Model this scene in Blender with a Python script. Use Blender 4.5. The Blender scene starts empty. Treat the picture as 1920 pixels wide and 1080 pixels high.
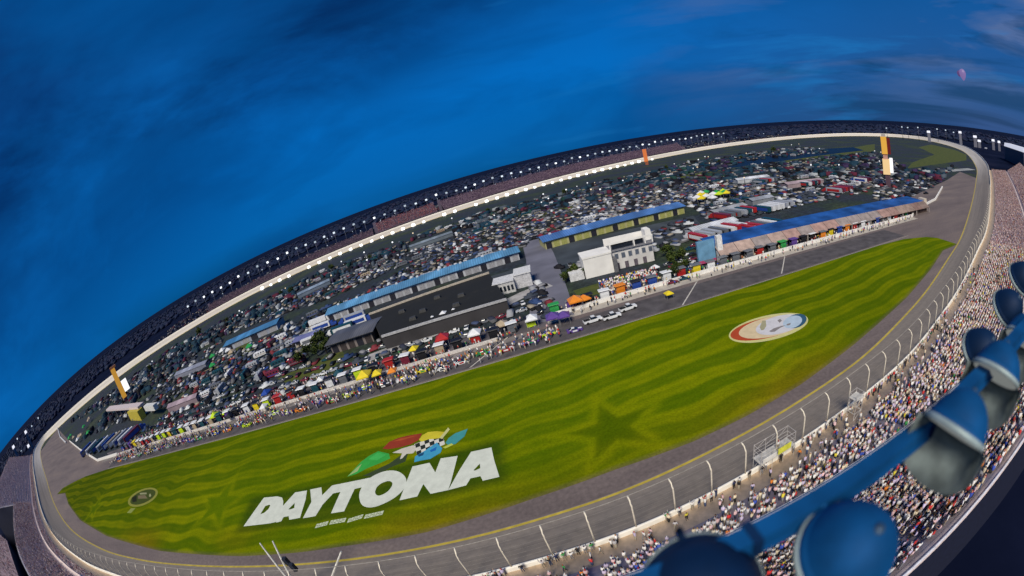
import bpy, bmesh, math, random
import numpy as np
from mathutils import Vector, Matrix
random.seed(7); RNG = np.random.default_rng(11)
R = math.radians
C = bpy.context.scene.collection
H = 55.0                                   # height of the lighting rig the picture is taken from
# ------------------------------------------------------------------ lens: 15 mm fisheye on 36 mm, cropped off centre
FPX, CX, CY = 800.0, 1106.2, 598.2
PITCH, ROLL, YAW = R(22.96466855), R(12.58243874), R(9.5)
def rays(p):
    p = np.atleast_2d(np.array(p, float)); x = p[:, 0]-CX; y = CY-p[:, 1]
    c, s = math.cos(ROLL), math.sin(ROLL); xr = x*c+y*s; yr = -x*s+y*c
    r = np.hypot(xr, yr); t = 2*np.arcsin(r/(2*FPX)); k = np.sin(t)/np.maximum(r, 1e-9)
    dx, up, fw = xr*k, yr*k, np.cos(t); cp, sp = math.cos(PITCH), math.sin(PITCH)
    X = dx; Y = fw*cp+up*sp; Z = -fw*sp+up*cp; c, s = math.cos(YAW), math.sin(YAW)
    return np.stack([X*c+Y*s, -X*s+Y*c, Z], 1)
def ats(p, z=0.0):
    d = rays(p); q = d*((z-H)/d[:, 2])[:, None]; q[:, 2] += H; return q
def at(x, y, z=0.0): return Vector(ats([(x, y)], z)[0])
def proj(P):
    P = np.atleast_2d(np.array(P, float)); d = P-np.array([0, 0, H]); d /= np.linalg.norm(d, axis=1)[:, None]
    c, s = math.cos(YAW), math.sin(YAW); X = d[:, 0]*c-d[:, 1]*s; Y = d[:, 0]*s+d[:, 1]*c; Z = d[:, 2]
    cp, sp = math.cos(PITCH), math.sin(PITCH); fw = Y*cp-Z*sp; up = Y*sp+Z*cp
    r = 2*FPX*np.sin(np.arccos(np.clip(fw, -1, 1))/2); n = np.maximum(np.hypot(X, up), 1e-9); a, b = X/n*r, up/n*r
    c, s = math.cos(ROLL), math.sin(ROLL); return np.stack([CX+a*c-b*s, CY-(a*s+b*c)], 1)
def framed(P, m=10):
    q = proj(P); return (q[:, 0] > -m) & (q[:, 0] < 1920+m) & (q[:, 1] > -m) & (q[:, 1] < 1080+m)

# ------------------------------------------------------------------ materials
def newmat(name):
    m = bpy.data.materials.new(name); m.use_nodes = True; nt = m.node_tree
    return m, nt, nt.nodes['Principled BSDF']
def node(nt, t, **kw):
    n = nt.nodes.new(t)
    for k, v in kw.items():
        if k in n.inputs: n.inputs[k].default_value = v
        else: setattr(n, k, v)
    return n
def coords(nt, scale=(1, 1, 1), kind='Object'):
    tc = node(nt, 'ShaderNodeTexCoord'); mp = node(nt, 'ShaderNodeMapping'); mp.inputs['Scale'].default_value = scale
    nt.links.new(tc.outputs[kind], mp.inputs['Vector']); return mp.outputs[0]
def ramp(nt, src, stops):
    r = node(nt, 'ShaderNodeValToRGB'); e = r.color_ramp.elements
    while len(e) < len(stops): e.new(.5)
    for q, (p, c) in zip(e, stops): q.position = p; q.color = (*c, 1) if len(c) == 3 else c
    nt.links.new(src, r.inputs[0]); return r.outputs[0]
def mixc(nt, a, b, fac, mode='MIX'):
    m = node(nt, 'ShaderNodeMix', data_type='RGBA', blend_type=mode)
    for i, v in ((0, fac), (6, a), (7, b)):
        if hasattr(v, 'links'): nt.links.new(v, m.inputs[i])
        else: m.inputs[i].default_value = v if i == 0 else (*v, 1)
    return m.outputs[2]
MC = {}
def flat(col, rough=.6, metal=0.0, var=.25, sc=1.5, spec=.3):
    """plain paint or concrete with a procedural wear variation"""
    key = (tuple(round(c, 3) for c in col), rough, metal, var, sc)
    if key in MC: return MC[key]
    m, nt, b = newmat('paint'); n = node(nt, 'ShaderNodeTexNoise', Scale=sc, Detail=4.0)
    nt.links.new(coords(nt), n.inputs['Vector'])
    lo = tuple(c*(1-var) for c in col); hi = tuple(min(1, c*(1+var)) for c in col)
    nt.links.new(ramp(nt, n.outputs['Fac'], [(.3, lo), (.7, hi)]), b.inputs['Base Color'])
    b.inputs['Roughness'].default_value = rough; b.inputs['Metallic'].default_value = metal; b.inputs['Specular IOR Level'].default_value = spec
    MC[key] = m; return m
def glow(col, s):
    key = ('g', col, s)
    if key in MC: return MC[key]
    m, nt, b = newmat('glowing_surface'); b.inputs['Base Color'].default_value = (*(c*.15 for c in col), 1)
    b.inputs['Emission Color'].default_value = (*col, 1); b.inputs['Emission Strength'].default_value = s; MC[key] = m; return m
def vcol(name, rough=.8, noise=.25, sc=3.0, spec=.2, detail=4.0):
    m, nt, b = newmat(name); a = node(nt, 'ShaderNodeAttribute', attribute_name='Col')
    n = node(nt, 'ShaderNodeTexNoise', Scale=sc, Detail=detail); nt.links.new(coords(nt), n.inputs['Vector'])
    f = ramp(nt, n.outputs['Fac'], [(.3, (1-noise,)*3), (.7, (1+noise,)*3)])
    nt.links.new(mixc(nt, a.outputs['Color'], f, 1.0, 'MULTIPLY'), b.inputs['Base Color'])
    b.inputs['Roughness'].default_value = rough; b.inputs['Specular IOR Level'].default_value = spec; return m
VC = vcol('coloured_surface', noise=.16, sc=1.2); VPAINT = vcol('turf_paint', noise=.09, sc=.5, detail=6.0); VCROW = vcol('coloured_cloth', noise=.12)

# ------------------------------------------------------------------ objects
def tag(o, label=None, cat=None, group=None, kind=None):
    for k, v in (('label', label), ('category', cat), ('group', group), ('kind', kind)):
        if v: o[k] = v
    return o
def link(name, me, mat=None, parent=None):
    o = bpy.data.objects.new(name, me); C.objects.link(o)
    if mat is not None and me is not None and not me.materials: me.materials.append(mat)
    if parent: o.parent = parent
    return o
def empty(name, loc, label, cat, group=None, rz=0.0):
    o = bpy.data.objects.new(name, None); C.objects.link(o); o.location = loc; o.rotation_euler = (0, 0, rz); o.empty_display_size = .2
    return tag(o, label, cat, group)
def copy_tree(o, parent=None):
    c = o.copy(); C.objects.link(c); c.parent = parent
    for ch in list(o.children): copy_tree(ch, c)
    return c
def fast_mesh(name, V, F, cols=None, smooth=False, mi=None):
    """V (n,3); F list of faces or (m,k) array; cols per face"""
    me = bpy.data.meshes.new(name)
    if isinstance(F, np.ndarray):
        m, k = F.shape; me.vertices.add(len(V)); me.vertices.foreach_set('co', np.asarray(V, np.float32).ravel())
        me.loops.add(m*k); me.loops.foreach_set('vertex_index', F.astype(np.int32).ravel())
        me.polygons.add(m); me.polygons.foreach_set('loop_start', np.arange(0, m*k, k, dtype=np.int32))
        me.update(calc_edges=True)
    else:
        me.from_pydata([tuple(v) for v in V], [], F)
    if cols is not None:
        cols = np.asarray(cols, np.float32); n = np.empty(len(me.polygons), np.int32); me.polygons.foreach_get('loop_total', n)
        at_ = me.color_attributes.new('Col', 'FLOAT_COLOR', 'CORNER')
        rgba = np.ones((n.sum(), 4), np.float32); rgba[:, :3] = np.repeat(cols, n, axis=0); at_.data.foreach_set('color', rgba.ravel())
    if mi is not None: me.polygons.foreach_set('material_index', np.asarray(mi, np.int32))
    if smooth: me.polygons.foreach_set('use_smooth', [True]*len(me.polygons))
    me.update(); return me
class MB:
    def __init__(s): s.v = []; s.f = []; s.c = []; s.m = []
    def add(s, V, F, col=(.5, .5, .5), m=0):
        b = len(s.v); s.v += [tuple(v) for v in V]; s.f += [tuple(b+i for i in f) for f in F]; s.c += [col]*len(F); s.m += [m]*len(F); return s
    def box(s, x0, x1, y0, y1, z0, z1, col=(.5, .5, .5), m=0, top=None, tx=0, ty=0):
        V = [(x0, y0, z0), (x1, y0, z0), (x1, y1, z0), (x0, y1, z0), (x0+tx, y0+ty, z1), (x1-tx, y0+ty, z1), (x1-tx, y1-ty, z1), (x0+tx, y1-ty, z1)]
        s.add(V, [(0, 3, 2, 1), (0, 1, 5, 4), (1, 2, 6, 5), (2, 3, 7, 6), (3, 0, 4, 7)], col, m); s.add([V[i] for i in (4, 5, 6, 7)], [(0, 1, 2, 3)], top or col, m); return s
    def tube(s, pts, r, n=6, col=(.5, .5, .5), m=0, cap=True):
        pts = [Vector(p) for p in pts]; rr = r if isinstance(r, (list, tuple)) else [r]*len(pts); V = []; F = []
        for i, p in enumerate(pts):
            d = (pts[min(i+1, len(pts)-1)]-pts[max(i-1, 0)]).normalized(); a = d.orthogonal().normalized() if abs(d.z) < .99 else Vector((1, 0, 0)); a = (a-d*a.dot(d)).normalized(); b_ = d.cross(a)
            V += [p+(a*math.cos(2*math.pi*k/n)+b_*math.sin(2*math.pi*k/n))*rr[i] for k in range(n)]
        for i in range(len(pts)-1):
            for k in range(n): F.append((i*n+k, i*n+(k+1) % n, (i+1)*n+(k+1) % n, (i+1)*n+k))
        if cap: F += [tuple(range(n-1, -1, -1)), tuple((len(pts)-1)*n+k for k in range(n))]
        return s.add(V, F, col, m)
    def lathe(s, prof, n=24, axis=None, col=(.5, .5, .5), m=0):
        V = []; F = []
        for (r, z) in prof: V += [(r*math.cos(2*math.pi*k/n), r*math.sin(2*math.pi*k/n), z) for k in range(n)]
        for i in range(len(prof)-1):
            for k in range(n): F.append((i*n+k, i*n+(k+1) % n, (i+1)*n+(k+1) % n, (i+1)*n+k))
        if axis is not None: V = [axis @ Vector(v) for v in V]
        return s.add(V, F, col, m)
    def mesh(s, name, vc=False, smooth=False): return fast_mesh(name, s.v, s.f, s.c if vc else None, smooth, s.m)
    def build(s, name, mat, parent=None, smooth=False):
        vc = mat in (VC, VCROW, VPAINT); me = s.mesh(name, vc, smooth)
        for m in (mat if isinstance(mat, (list, tuple)) else [mat]): me.materials.append(m)
        return link(name, me, None, parent)
def grid_mesh(name, P, cols=None, uv=None, smooth=True):
    """P (a,b,3) grid of points"""
    a, b = P.shape[:2]; i = np.arange(a*b).reshape(a, b)
    F = np.stack([i[:-1, :-1], i[1:, :-1], i[1:, 1:], i[:-1, 1:]], -1).reshape(-1, 4); me = fast_mesh(name, P.reshape(-1, 3), F, None, smooth)
    if cols is not None:
        t = me.color_attributes.new('Col', 'FLOAT_COLOR', 'POINT'); q = np.ones((a*b, 4), np.float32); q[:, :3] = cols.reshape(-1, 3); t.data.foreach_set('color', q.ravel())
    if uv is not None:
        u = me.uv_layers.new(name='UVMap'); u.data.foreach_set('uv', uv.reshape(-1, 2)[F.ravel()].astype(np.float32).ravel())
    return me

# ================================================================== world: dusk sky
w = bpy.data.worlds.new('World'); bpy.context.scene.world = w; w.use_nodes = True
nt = w.node_tree; bg = nt.nodes['Background']
SUN_EL, SUN_AZ = R(58), R(200)
sky = node(nt, 'ShaderNodeTexSky', sky_type='NISHITA'); sky.sun_disc = False; sky.sun_elevation = R(1.0); sky.sun_rotation = R(70); sky.ozone_density = 6; sky.air_density = 1.2
tc = node(nt, 'ShaderNodeTexCoord'); sp = node(nt, 'ShaderNodeSeparateXYZ'); nt.links.new(tc.outputs['Generated'], sp.inputs[0])
def M(op, a, b=None, clamp=False):
    n = node(nt, 'ShaderNodeMath', operation=op, use_clamp=clamp)
    for i, v in enumerate((a, b)):
        if v is None: continue
        if hasattr(v, 'links'): nt.links.new(v, n.inputs[i])
        else: n.inputs[i].default_value = v
    return n.outputs[0]
base = ramp(nt, sp.outputs[2], [(0, (.0012, .085, .26)), (.05, (.001, .115, .39)), (.20, (.001, .140, .50)), (.36, (.002, .102, .385)), (.56, (.003, .042, .17)), (1, (.002, .020, .085))])
def cloud(scale, st, lo, hi, loc=(0, 0, 0), rot=(0, 0, 0), detail=5.0, rough=.55, dist=.4):
    mpn = node(nt, 'ShaderNodeMapping'); mpn.inputs['Scale'].default_value = st; mpn.inputs['Location'].default_value = loc; mpn.inputs['Rotation'].default_value = rot
    nt.links.new(tc.outputs['Generated'], mpn.inputs[0]); n = node(nt, 'ShaderNodeTexNoise', Scale=scale, Detail=detail, Roughness=rough, Distortion=dist); nt.links.new(mpn.outputs[0], n.inputs[0])
    return ramp(nt, n.outputs['Fac'], [(lo, (0, 0, 0)), (hi, (1, 1, 1))])
X_, Y_, Z_ = sp.outputs
right = M('MULTIPLY', M('SUBTRACT', M('ADD', M('MULTIPLY', X_, .95), M('MULTIPLY', Z_, .15)), .33), 2.0, True)
left = M('MULTIPLY', M('SUBTRACT', M('MULTIPLY', Z_, 2.2), M('ADD', M('MULTIPLY', X_, .55), .42)), 1.7, True)
dark = cloud(1.5, (1, 1, 2.2), .40, .60, (3.1, 1.2, 0), (.3, .2, 0), 7.0, .6)
col = mixc(nt, base, (.0012, .024, .105), M('MULTIPLY', M('ADD', M('MULTIPLY', dark, .85), .32, True), M('MULTIPLY', left, .92)))
soft = cloud(1.6, (1, 1, 2.6), .42, .72, (7.0, 2.0, 0), (.25, 0, 0))
col = mixc(nt, col, (.003, .15, .52), M('MULTIPLY', soft, .5))
dk2 = cloud(2.0, (1, 1, 3.0), .48, .68, (1.7, .3, 2.2), (.2, .1, 0))
col = mixc(nt, col, (.001, .07, .26), M('MULTIPLY', dk2, .65))
col = mixc(nt, col, (.006, .075, .24), M('MULTIPLY', right, .70))
hz = M('SUBTRACT', 1.0, M('MULTIPLY', Z_, 3.4), True)
col = mixc(nt, col, (.03, .085, .24), M('MULTIPLY', M('MULTIPLY', hz, right), .6))
str1 = cloud(1.5, (1, 1.2, 6.0), .47, .62, (1.0, 4.4, 0.7), (.10, .12, 0), 6.0)
upr = M('MULTIPLY', M('SUBTRACT', Z_, .02), 9, True)
col = mixc(nt, col, (.085, .145, .31), M('MULTIPLY', M('MULTIPLY', str1, right), M('MULTIPLY', upr, .9)))
str2 = cloud(1.7, (1, 1, 7.0), .50, .60, (5.0, 8.1, 1.0), (.10, .12, 0), 6.0)
col = mixc(nt, col, (.001, .045, .14), M('MULTIPLY', M('MULTIPLY', str2, right), .8))
str3 = cloud(2.6, (1, 1, 6.5), .57, .70, (2.0, 3.0, 0), (.08, .1, 0), 6.0)
col = mixc(nt, col, (.012, .20, .55), M('MULTIPLY', str3, M('MULTIPLY', M('ADD', X_, .25, True), .45)))
skc = mixc(nt, sky.outputs[0], (.25, .55, 1.0), 1.0, 'MULTIPLY')
col = mixc(nt, col, skc, .02, 'ADD')
nt.links.new(col, bg.inputs[0]); bg.inputs[1].default_value = 1.0
# the floodlighting of the track, as one broad warm key from high behind the main stand
sl = bpy.data.lights.new('floodlighting', 'SUN'); sl.energy = 4.0; sl.angle = R(22); sl.color = (1, .93, .80)
so = bpy.data.objects.new('floodlighting', sl); C.objects.link(so); so.rotation_euler = (R(90-47), 0, R(-25)); so.location = (0, -50, 200)
# camera
cd = bpy.data.cameras.new('camera'); co = bpy.data.objects.new('camera', cd); C.objects.link(co); bpy.context.scene.camera = co
cd.type = 'PANO'; cd.panorama_type = 'FISHEYE_EQUISOLID'; cd.sensor_fit = 'HORIZONTAL'; cd.sensor_width = 36; cd.fisheye_lens = FPX/1920*36; cd.fisheye_fov = R(220)
cd.shift_x = -(CX-960)/1920; cd.shift_y = (CY-540)/1080; cd.clip_start = .05; cd.clip_end = 60000
cd.dof.use_dof = True; cd.dof.focus_distance = 120; cd.dof.aperture_fstop = 1.4
fw_ = Vector(rays([(CX, CY)])[0]); e = 1.0
rt = Vector(rays([(CX+e, CY)])[0])-Vector(rays([(CX-e, CY)])[0]); rt.normalize(); upv = rt.cross(fw_).normalized()
co.matrix_world = Matrix(((rt.x, upv.x, -fw_.x, 0), (rt.y, upv.y, -fw_.y, 0), (rt.z, upv.z, -fw_.z, H), (0, 0, 0, 1)))
sc = bpy.context.scene; sc.view_settings.view_transform = 'Standard'; sc.view_settings.look = 'None'; sc.view_settings.exposure = 0; sc.view_settings.gamma = 1

# ================================================================== the track ring
def catmull(P, n=24):
    P = np.asarray(P, float); out = []; N = len(P)
    for i in range(N):
        p0, p1, p2, p3 = P[i-1], P[i], P[(i+1) % N], P[(i+2) % N]
        for t in np.linspace(0, 1, n, endpoint=False): out.append(.5*((2*p1)+(-p0+p2)*t+(2*p0-5*p1+4*p2-p3)*t*t+(-p0+3*p1-3*p2+p3)*t**3))
    return np.array(out)
CP = [(-188, 38.4, 5), (-140, 36.6, 4.5), (-105, 36.8, 4.3), (-60, 37.3, 4.3), (-25, 37.8, 4.3), (-7, 38.3, 4.3), (10, 38.9, 4.3), (33, 41, 4.3), (51, 43, 4.4), (74, 46, 4.7), (99, 51.5, 5), (127, 58.5, 5.3), (165, 69.5, 6), (200, 79.5, 6.5),
      (250, 97, 7), (335, 129, 7.5), (445, 172, 8), (600, 237, 8), (822, 350, 8), (980, 450, 8), (1130, 585, 8), (1230, 720, 8), (1240, 860, 8), (1130, 962, 8), (980, 995, 7.5), (800, 990, 7), (501, 930, 6.5), (259, 848, 6.5), (86, 790, 6.5), (-17, 752, 6.5), (-140, 716, 6.5), (-299, 661, 6.5), (-424, 620, 6.5), (-577, 537, 7), (-745, 437, 8), (-835, 375, 8), (-905, 322, 8), (-940, 285, 8), (-905, 248, 8), (-820, 210, 8), (-660, 158, 8), (-501, 111, 7.5), (-360, 70, 6.5), (-262, 47.5, 5.8)]
CP = CP[28:]+CP[:28]                                               # start the arc length on the back straight
ring = catmull(CP, 30)
for _ in range(6): ring = (np.roll(ring, 1, 0)+2*ring+np.roll(ring, -1, 0))/4
seg = np.linalg.norm(np.roll(ring, -1, 0)[:, :2]-ring[:, :2], axis=1); S = np.concatenate([[0], np.cumsum(seg)]); ringc = np.vstack([ring, ring[:1]])
def resample(fine):
    s = [0.0]
    while s[-1] < S[-1]-1:
        p = [np.interp(s[-1], S, ringc[:, k]) for k in (0, 1)]; d = math.hypot(*p); s.append(s[-1]+min(22, max(fine, d*.018)))
    return np.array(s[:-1])
def at_s(s):
    s = np.mod(s, S[-1]); P = np.stack([np.interp(s, S, ringc[:, k]) for k in range(3)], -1)
    A = np.stack([np.interp(np.mod(s+1.5, S[-1]), S, ringc[:, k]) for k in (0, 1)], -1)-np.stack([np.interp(np.mod(s-1.5, S[-1]), S, ringc[:, k]) for k in (0, 1)], -1)
    A /= np.linalg.norm(A, axis=-1)[..., None]; N = np.stack([-A[..., 1], A[..., 0]], -1); return P, A, N   # N points inward
def off(s, d, z):                                                    # d inward, z height
    P, A, N = at_s(s); q = P.copy(); q[..., :2] += N*np.asarray(d)[..., None]; q[..., 2] = z; return q
ST = resample(2.2); STc = np.append(ST, S[-1]); W0 = lambda P: np.interp(P[..., 2], [4.3, 6.0, 8.0], [13.0, 14.5, 17.5])
P0, A0, N0 = at_s(STc); Wd = W0(P0)
S0 = S[int(np.argmin(np.abs(ring[:, 0])+np.where(ring[:, 1] < 100, 0, 1e4)))]   # arc length of the point nearest the camera
def sx(x):                                                           # arc length on the front straight for a given x
    m = ring[:, 1] < 360; k = np.where(m)[0]; return S[k[np.argmin(np.abs(ring[k, 0]-x)+np.where(ring[k, 1] < 75+.25*abs(x), 0, 1e4))]]

# banked asphalt, with grooves and seams along the direction of travel
m, nt2, b = newmat('track_asphalt')
u = node(nt2, 'ShaderNodeUVMap'); mp = node(nt2, 'ShaderNodeMapping'); mp.inputs['Scale'].default_value = (.010, .55, 1); nt2.links.new(u.outputs[0], mp.inputs[0])
n1 = node(nt2, 'ShaderNodeTexNoise', Scale=1.0, Detail=6.0, Roughness=.6); nt2.links.new(mp.outputs[0], n1.inputs[0])
n2 = node(nt2, 'ShaderNodeTexNoise', Scale=.8, Detail=5.0); nt2.links.new(coords(nt2), n2.inputs[0])
aa = node(nt2, 'ShaderNodeAttribute', attribute_name='Col')
f1 = ramp(nt2, n1.outputs['Fac'], [(.28, (.80, .80, .81)), (.5, (1.0, 1.0, 1.0)), (.74, (1.15, 1.14, 1.12))]); f2 = ramp(nt2, n2.outputs['Fac'], [(.3, (.88, .88, .88)), (.7, (1.1, 1.1, 1.1))])
nt2.links.new(mixc(nt2, mixc(nt2, aa.outputs['Color'], f1, 1.0, 'MULTIPLY'), f2, 1.0, 'MULTIPLY'), b.inputs['Base Color']); b.inputs['Roughness'].default_value = .75
ASPH = m
nb = 9; tt = np.linspace(0, 1, nb); rows = []
for t in tt: rows.append(off(STc, Wd*t, P0[:, 2]*(1-t)**1.05+.02))
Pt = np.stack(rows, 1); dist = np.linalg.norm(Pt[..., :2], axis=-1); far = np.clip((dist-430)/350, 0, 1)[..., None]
cn = np.array([.285, .238, .192]); cf = np.array([.66, .60, .52]); groove = 1-.16*np.exp(-((tt-.35)/.16)**2)  # far tone paler: stronger floodlighting there is put into the colour
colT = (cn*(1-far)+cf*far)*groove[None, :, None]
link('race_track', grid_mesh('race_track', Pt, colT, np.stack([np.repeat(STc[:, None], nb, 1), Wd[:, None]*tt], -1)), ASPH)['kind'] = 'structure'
# painted yellow line along the foot of the banking
zz = lambda d: P0[:, 2]*(d/Wd)**1.05+.045
yl = np.stack([off(STc, Wd-1.0, zz(1.0)), off(STc, Wd-.25, zz(.25))], 1)
yl2 = grid_mesh('yellow_line', yl); o = link('yellow_line', yl2, flat((.62, .46, .06), .6, 0, .2, .6)); o['kind'] = 'structure'
# ------------------------------------------------------------------ ground sheets
m, nt2, b = newmat('outer_ground'); n = node(nt2, 'ShaderNodeTexNoise', Scale=.012, Detail=8.0, Roughness=.65); nt2.links.new(coords(nt2), n.inputs[0])
nt2.links.new(ramp(nt2, n.outputs['Fac'], [(.35, (.002, .004, .016)), (.55, (.005, .008, .026)), (.72, (.012, .014, .034))]), b.inputs['Base Color']); b.inputs['Roughness'].default_value = .95; b.inputs['Specular IOR Level'].default_value = .05  # land outside the floodlighting: its darkness is put into the near-black colour
gm = MB(); gr = [0, 60, 150, 400, 1000, 2500, 6000, 15000, 40000]; gm.lathe([(max(r, .01), -.06 if r < 2500 else -.06) for r in gr], 96)
gm.build('ground', m)['kind'] = 'structure'
inner = off(STc, Wd, 0.0)[:-1]
m, nt2, b = newmat('infield_ground'); cc = coords(nt2)
n = node(nt2, 'ShaderNodeTexNoise', Scale=.018, Detail=6.0, Roughness=.6); nt2.links.new(cc, n.inputs[0]); n3 = node(nt2, 'ShaderNodeTexNoise', Scale=.35, Detail=5.0, Roughness=.7); nt2.links.new(cc, n3.inputs[0])
c1 = ramp(nt2, n.outputs['Fac'], [(.34, (.016, .020, .034)), (.46, (.010, .018, .028)), (.54, (.012, .024, .014)), (.63, (.026, .040, .012)), (.74, (.038, .030, .034))])  # weaker floodlighting out here is put into these dark tones
c2 = ramp(nt2, n3.outputs['Fac'], [(.35, (.3, .3, .36)), (.5, (.9, .9, .9)), (.66, (2.0, 2.0, 1.9))]); nt2.links.new(mixc(nt2, c1, c2, 1.0, 'MULTIPLY'), b.inputs['Base Color']); b.inputs['Roughness'].default_value = .9
def ngon_sheet(name, P, z, mat, kind='structure'):
    bm = bmesh.new(); vs = [bm.verts.new((p[0], p[1], z)) for p in P]; es = [bm.edges.new((vs[i], vs[(i+1) % len(vs)])) for i in range(len(vs))]
    bmesh.ops.triangle_fill(bm, edges=es, use_beauty=True, use_dissolve=False)
    for f in bm.faces:
        if f.normal.z < 0: f.normal_flip()
    me = bpy.data.meshes.new(name); bm.to_mesh(me); bm.free(); o = link(name, me, mat)
    if kind: o['kind'] = kind
    return o
ngon_sheet('infield_ground', inner, 0.0, m)
m, nt2, b = newmat('apron_asphalt'); n = node(nt2, 'ShaderNodeTexNoise', Scale=.05, Detail=7.0, Roughness=.65); nt2.links.new(coords(nt2, (.35, 1.6, 1)), n.inputs[0])
n3 = node(nt2, 'ShaderNodeTexNoise', Scale=1.2, Detail=4.0); nt2.links.new(coords(nt2), n3.inputs[0])
c1 = ramp(nt2, n.outputs['Fac'], [(.3, (.105, .082, .080)), (.5, (.150, .118, .112)), (.7, (.195, .152, .132))]); c2 = ramp(nt2, n3.outputs['Fac'], [(.3, (.8,)*3), (.7, (1.15,)*3)])
nt2.links.new(mixc(nt2, c1, c2, 1.0, 'MULTIPLY'), b.inputs['Base Color']); b.inputs['Roughness'].default_value = .8; APR = m
# apron: all the asphalt between the banking and the pit wall
fr = [p for p in off(np.arange(sx(-835), sx(470), 4.0), W0(at_s(np.arange(sx(-835), sx(470), 4.0))[0]), 0)]
apron = [tuple(p[:2]) for p in fr]+[tuple(at(*q)[:2]) for q in [(1800, 322), (1775, 338)]]+[(232, 166), (222, 139.6), (40, 139.2), (-30, 134), (-90, 131), (-305, 130.3), (-345, 146)]+[tuple(at(*q)[:2]) for q in [(135, 832), (108, 803)]]
ngon_sheet('pit_road_apron', apron, .012, APR)
# pit lane: darker smooth strip and pale boxes beside the wall
def strip(name, P, Q, z, mat, n=30):
    P = np.array(P, float); Q = np.array(Q, float); t = np.linspace(0, 1, n)[:, None]
    G = np.stack([P[0]*(1-t)+P[1]*t, Q[0]*(1-t)+Q[1]*t], 1); G = np.concatenate([G, np.full(G.shape[:2]+(1,), z)], -1)
    o = link(name, grid_mesh(name, G, None, None, False), mat); o['kind'] = 'structure'; return o
strip('pit_lane', [(-262, 117.8), (176, 117.8)], [(-262, 129), (176, 132)], .02, flat((.082, .074, .078), .8, 0, .3, .25))
strip('pit_boxes_paving', [(8, 134), (216, 134)], [(8, 139.1), (216, 139.1)], .024, flat((.42, .38, .33), .8, 0, .2, .3))
strip('pit_boxes_paving', [(-290, 127.2), (0, 128.5)], [(-290, 130.2), (0, 131.8)], .024, flat((.20, .18, .17), .8, 0, .3, .3))
WHITE = flat((.78, .76, .72), .6, 0, .12, .8); 
for (x0, x1, y) in ((64, 66, 117), (106.5, 108, 118), (-6, -4.5, 117.5)):
    strip('pit_lane_line', [(x0-14, y+.5), (x0-13.4, y+.5)], [(x0, 133.6), (x0+.6, 133.6)], .03, flat((.5, .47, .42), .7))
strip('grass_edge_line', [(-262, 116.55), (178, 116.55)], [(-262, 116.85), (178, 116.85)], .028, flat((.34, .33, .28), .7))

# ------------------------------------------------------------------ the mown tri-oval grass
lowpx = [(122, 925), (128, 945), (150, 975), (200, 1005), (300, 1033), (380, 1040), (450, 1043), (560, 1036), (640, 1025), (800, 998), (1000, 935), (1150, 882), (1300, 828), (1400, 780), (1500, 722), (1600, 647), (1700, 558), (1745, 505), (1768, 470)]
lo = ats(lowpx)[:, :2]; lo = lo[np.argsort(lo[:, 0])]
hi = np.array([(-371, 95), (-363, 103.7), (-335, 109.5), (-309, 113.5), (-263, 116.0), (-120, 116.4), (60, 116.4), (150, 116.3), (171, 114.5), (185, 109), (189, 104)])
gx = np.unique(np.concatenate([np.linspace(-371, -160, 300), np.linspace(-160, 110, 820), np.linspace(110, 189, 160)])); tv = np.linspace(0, 1, 190)
yl_, yh_ = np.interp(gx, lo[:, 0], lo[:, 1]), np.interp(gx, hi[:, 0], hi[:, 1]); yh_ = np.maximum(yh_, yl_+.3)
GX = np.repeat(gx[:, None], 190, 1); GY = yl_[:, None]*(1-tv)+yh_[:, None]*tv
def sstep(a, b_, x): t = np.clip((x-a)/(b_-a), 0, 1); return t*t*(3-2*t)
def nz(x, y, s, seed):
    r = np.random.default_rng(seed); o = 0
    for k in range(6):
        a = r.uniform(0, 6.28); f = s*r.uniform(.6, 1.7); o = o+np.sin((x*math.cos(a)+y*math.sin(a))*f+r.uniform(0, 6.28)+.8*np.sin((x*math.sin(a)-y*math.cos(a))*f*.7))
    return o/6
wav = 4.4*nz(GX, GY, .075, 3)+2.2*nz(GX, GY, .19, 4)
bend = 26*sstep(-40, 170, GX)*(.5+.5*(1-tv))                       # stripes bend along the right-hand tip
ph = (GY+wav-bend*.35)/np.interp(GX, [-371, -120, 40, 190], [7.5, 8.4, 9.0, 9.5])*2*math.pi
stripe = sstep(-.7, .7, np.sin(ph)+.55*nz(GX, GY, .12, 8))*(.75+.5*nz(GX, GY, .05, 15))
def star_sd(x, y, cx, cy, r, rot):
    a = np.arctan2(y-cy, x-cx)-rot; d = np.hypot(x-cx, y-cy); k = np.mod(a, 2*math.pi/5); k = np.abs(k-math.pi/5)     # 0 at inner notch
    px, py = d*np.cos(k), d*np.sin(k); ri = r*.42; ax, ay = ri, 0.0; bx, by = r*math.cos(math.pi/5), r*math.sin(math.pi/5)
    ex, ey = bx-ax, by-ay; return ((px-ax)*ey-(py-ay)*ex)/math.hypot(ex, ey)                                         # <0 inside
L = np.array([.152, .186, .0008]); D = np.array([.072, .118, .0006]); B = np.array([.20, .135, .004])
stripe = np.clip(stripe+.16*np.sin(ph*3+2*nz(GX, GY, .1, 5)), 0, 1.3)
gcol = D+(L-D)*stripe[..., None]
gcol = gcol*(1+.20*nz(GX, GY, .035, 9))[..., None]
leftd = 1-.30*sstep(-60, -330, GX); gcol *= leftd[..., None]
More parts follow.
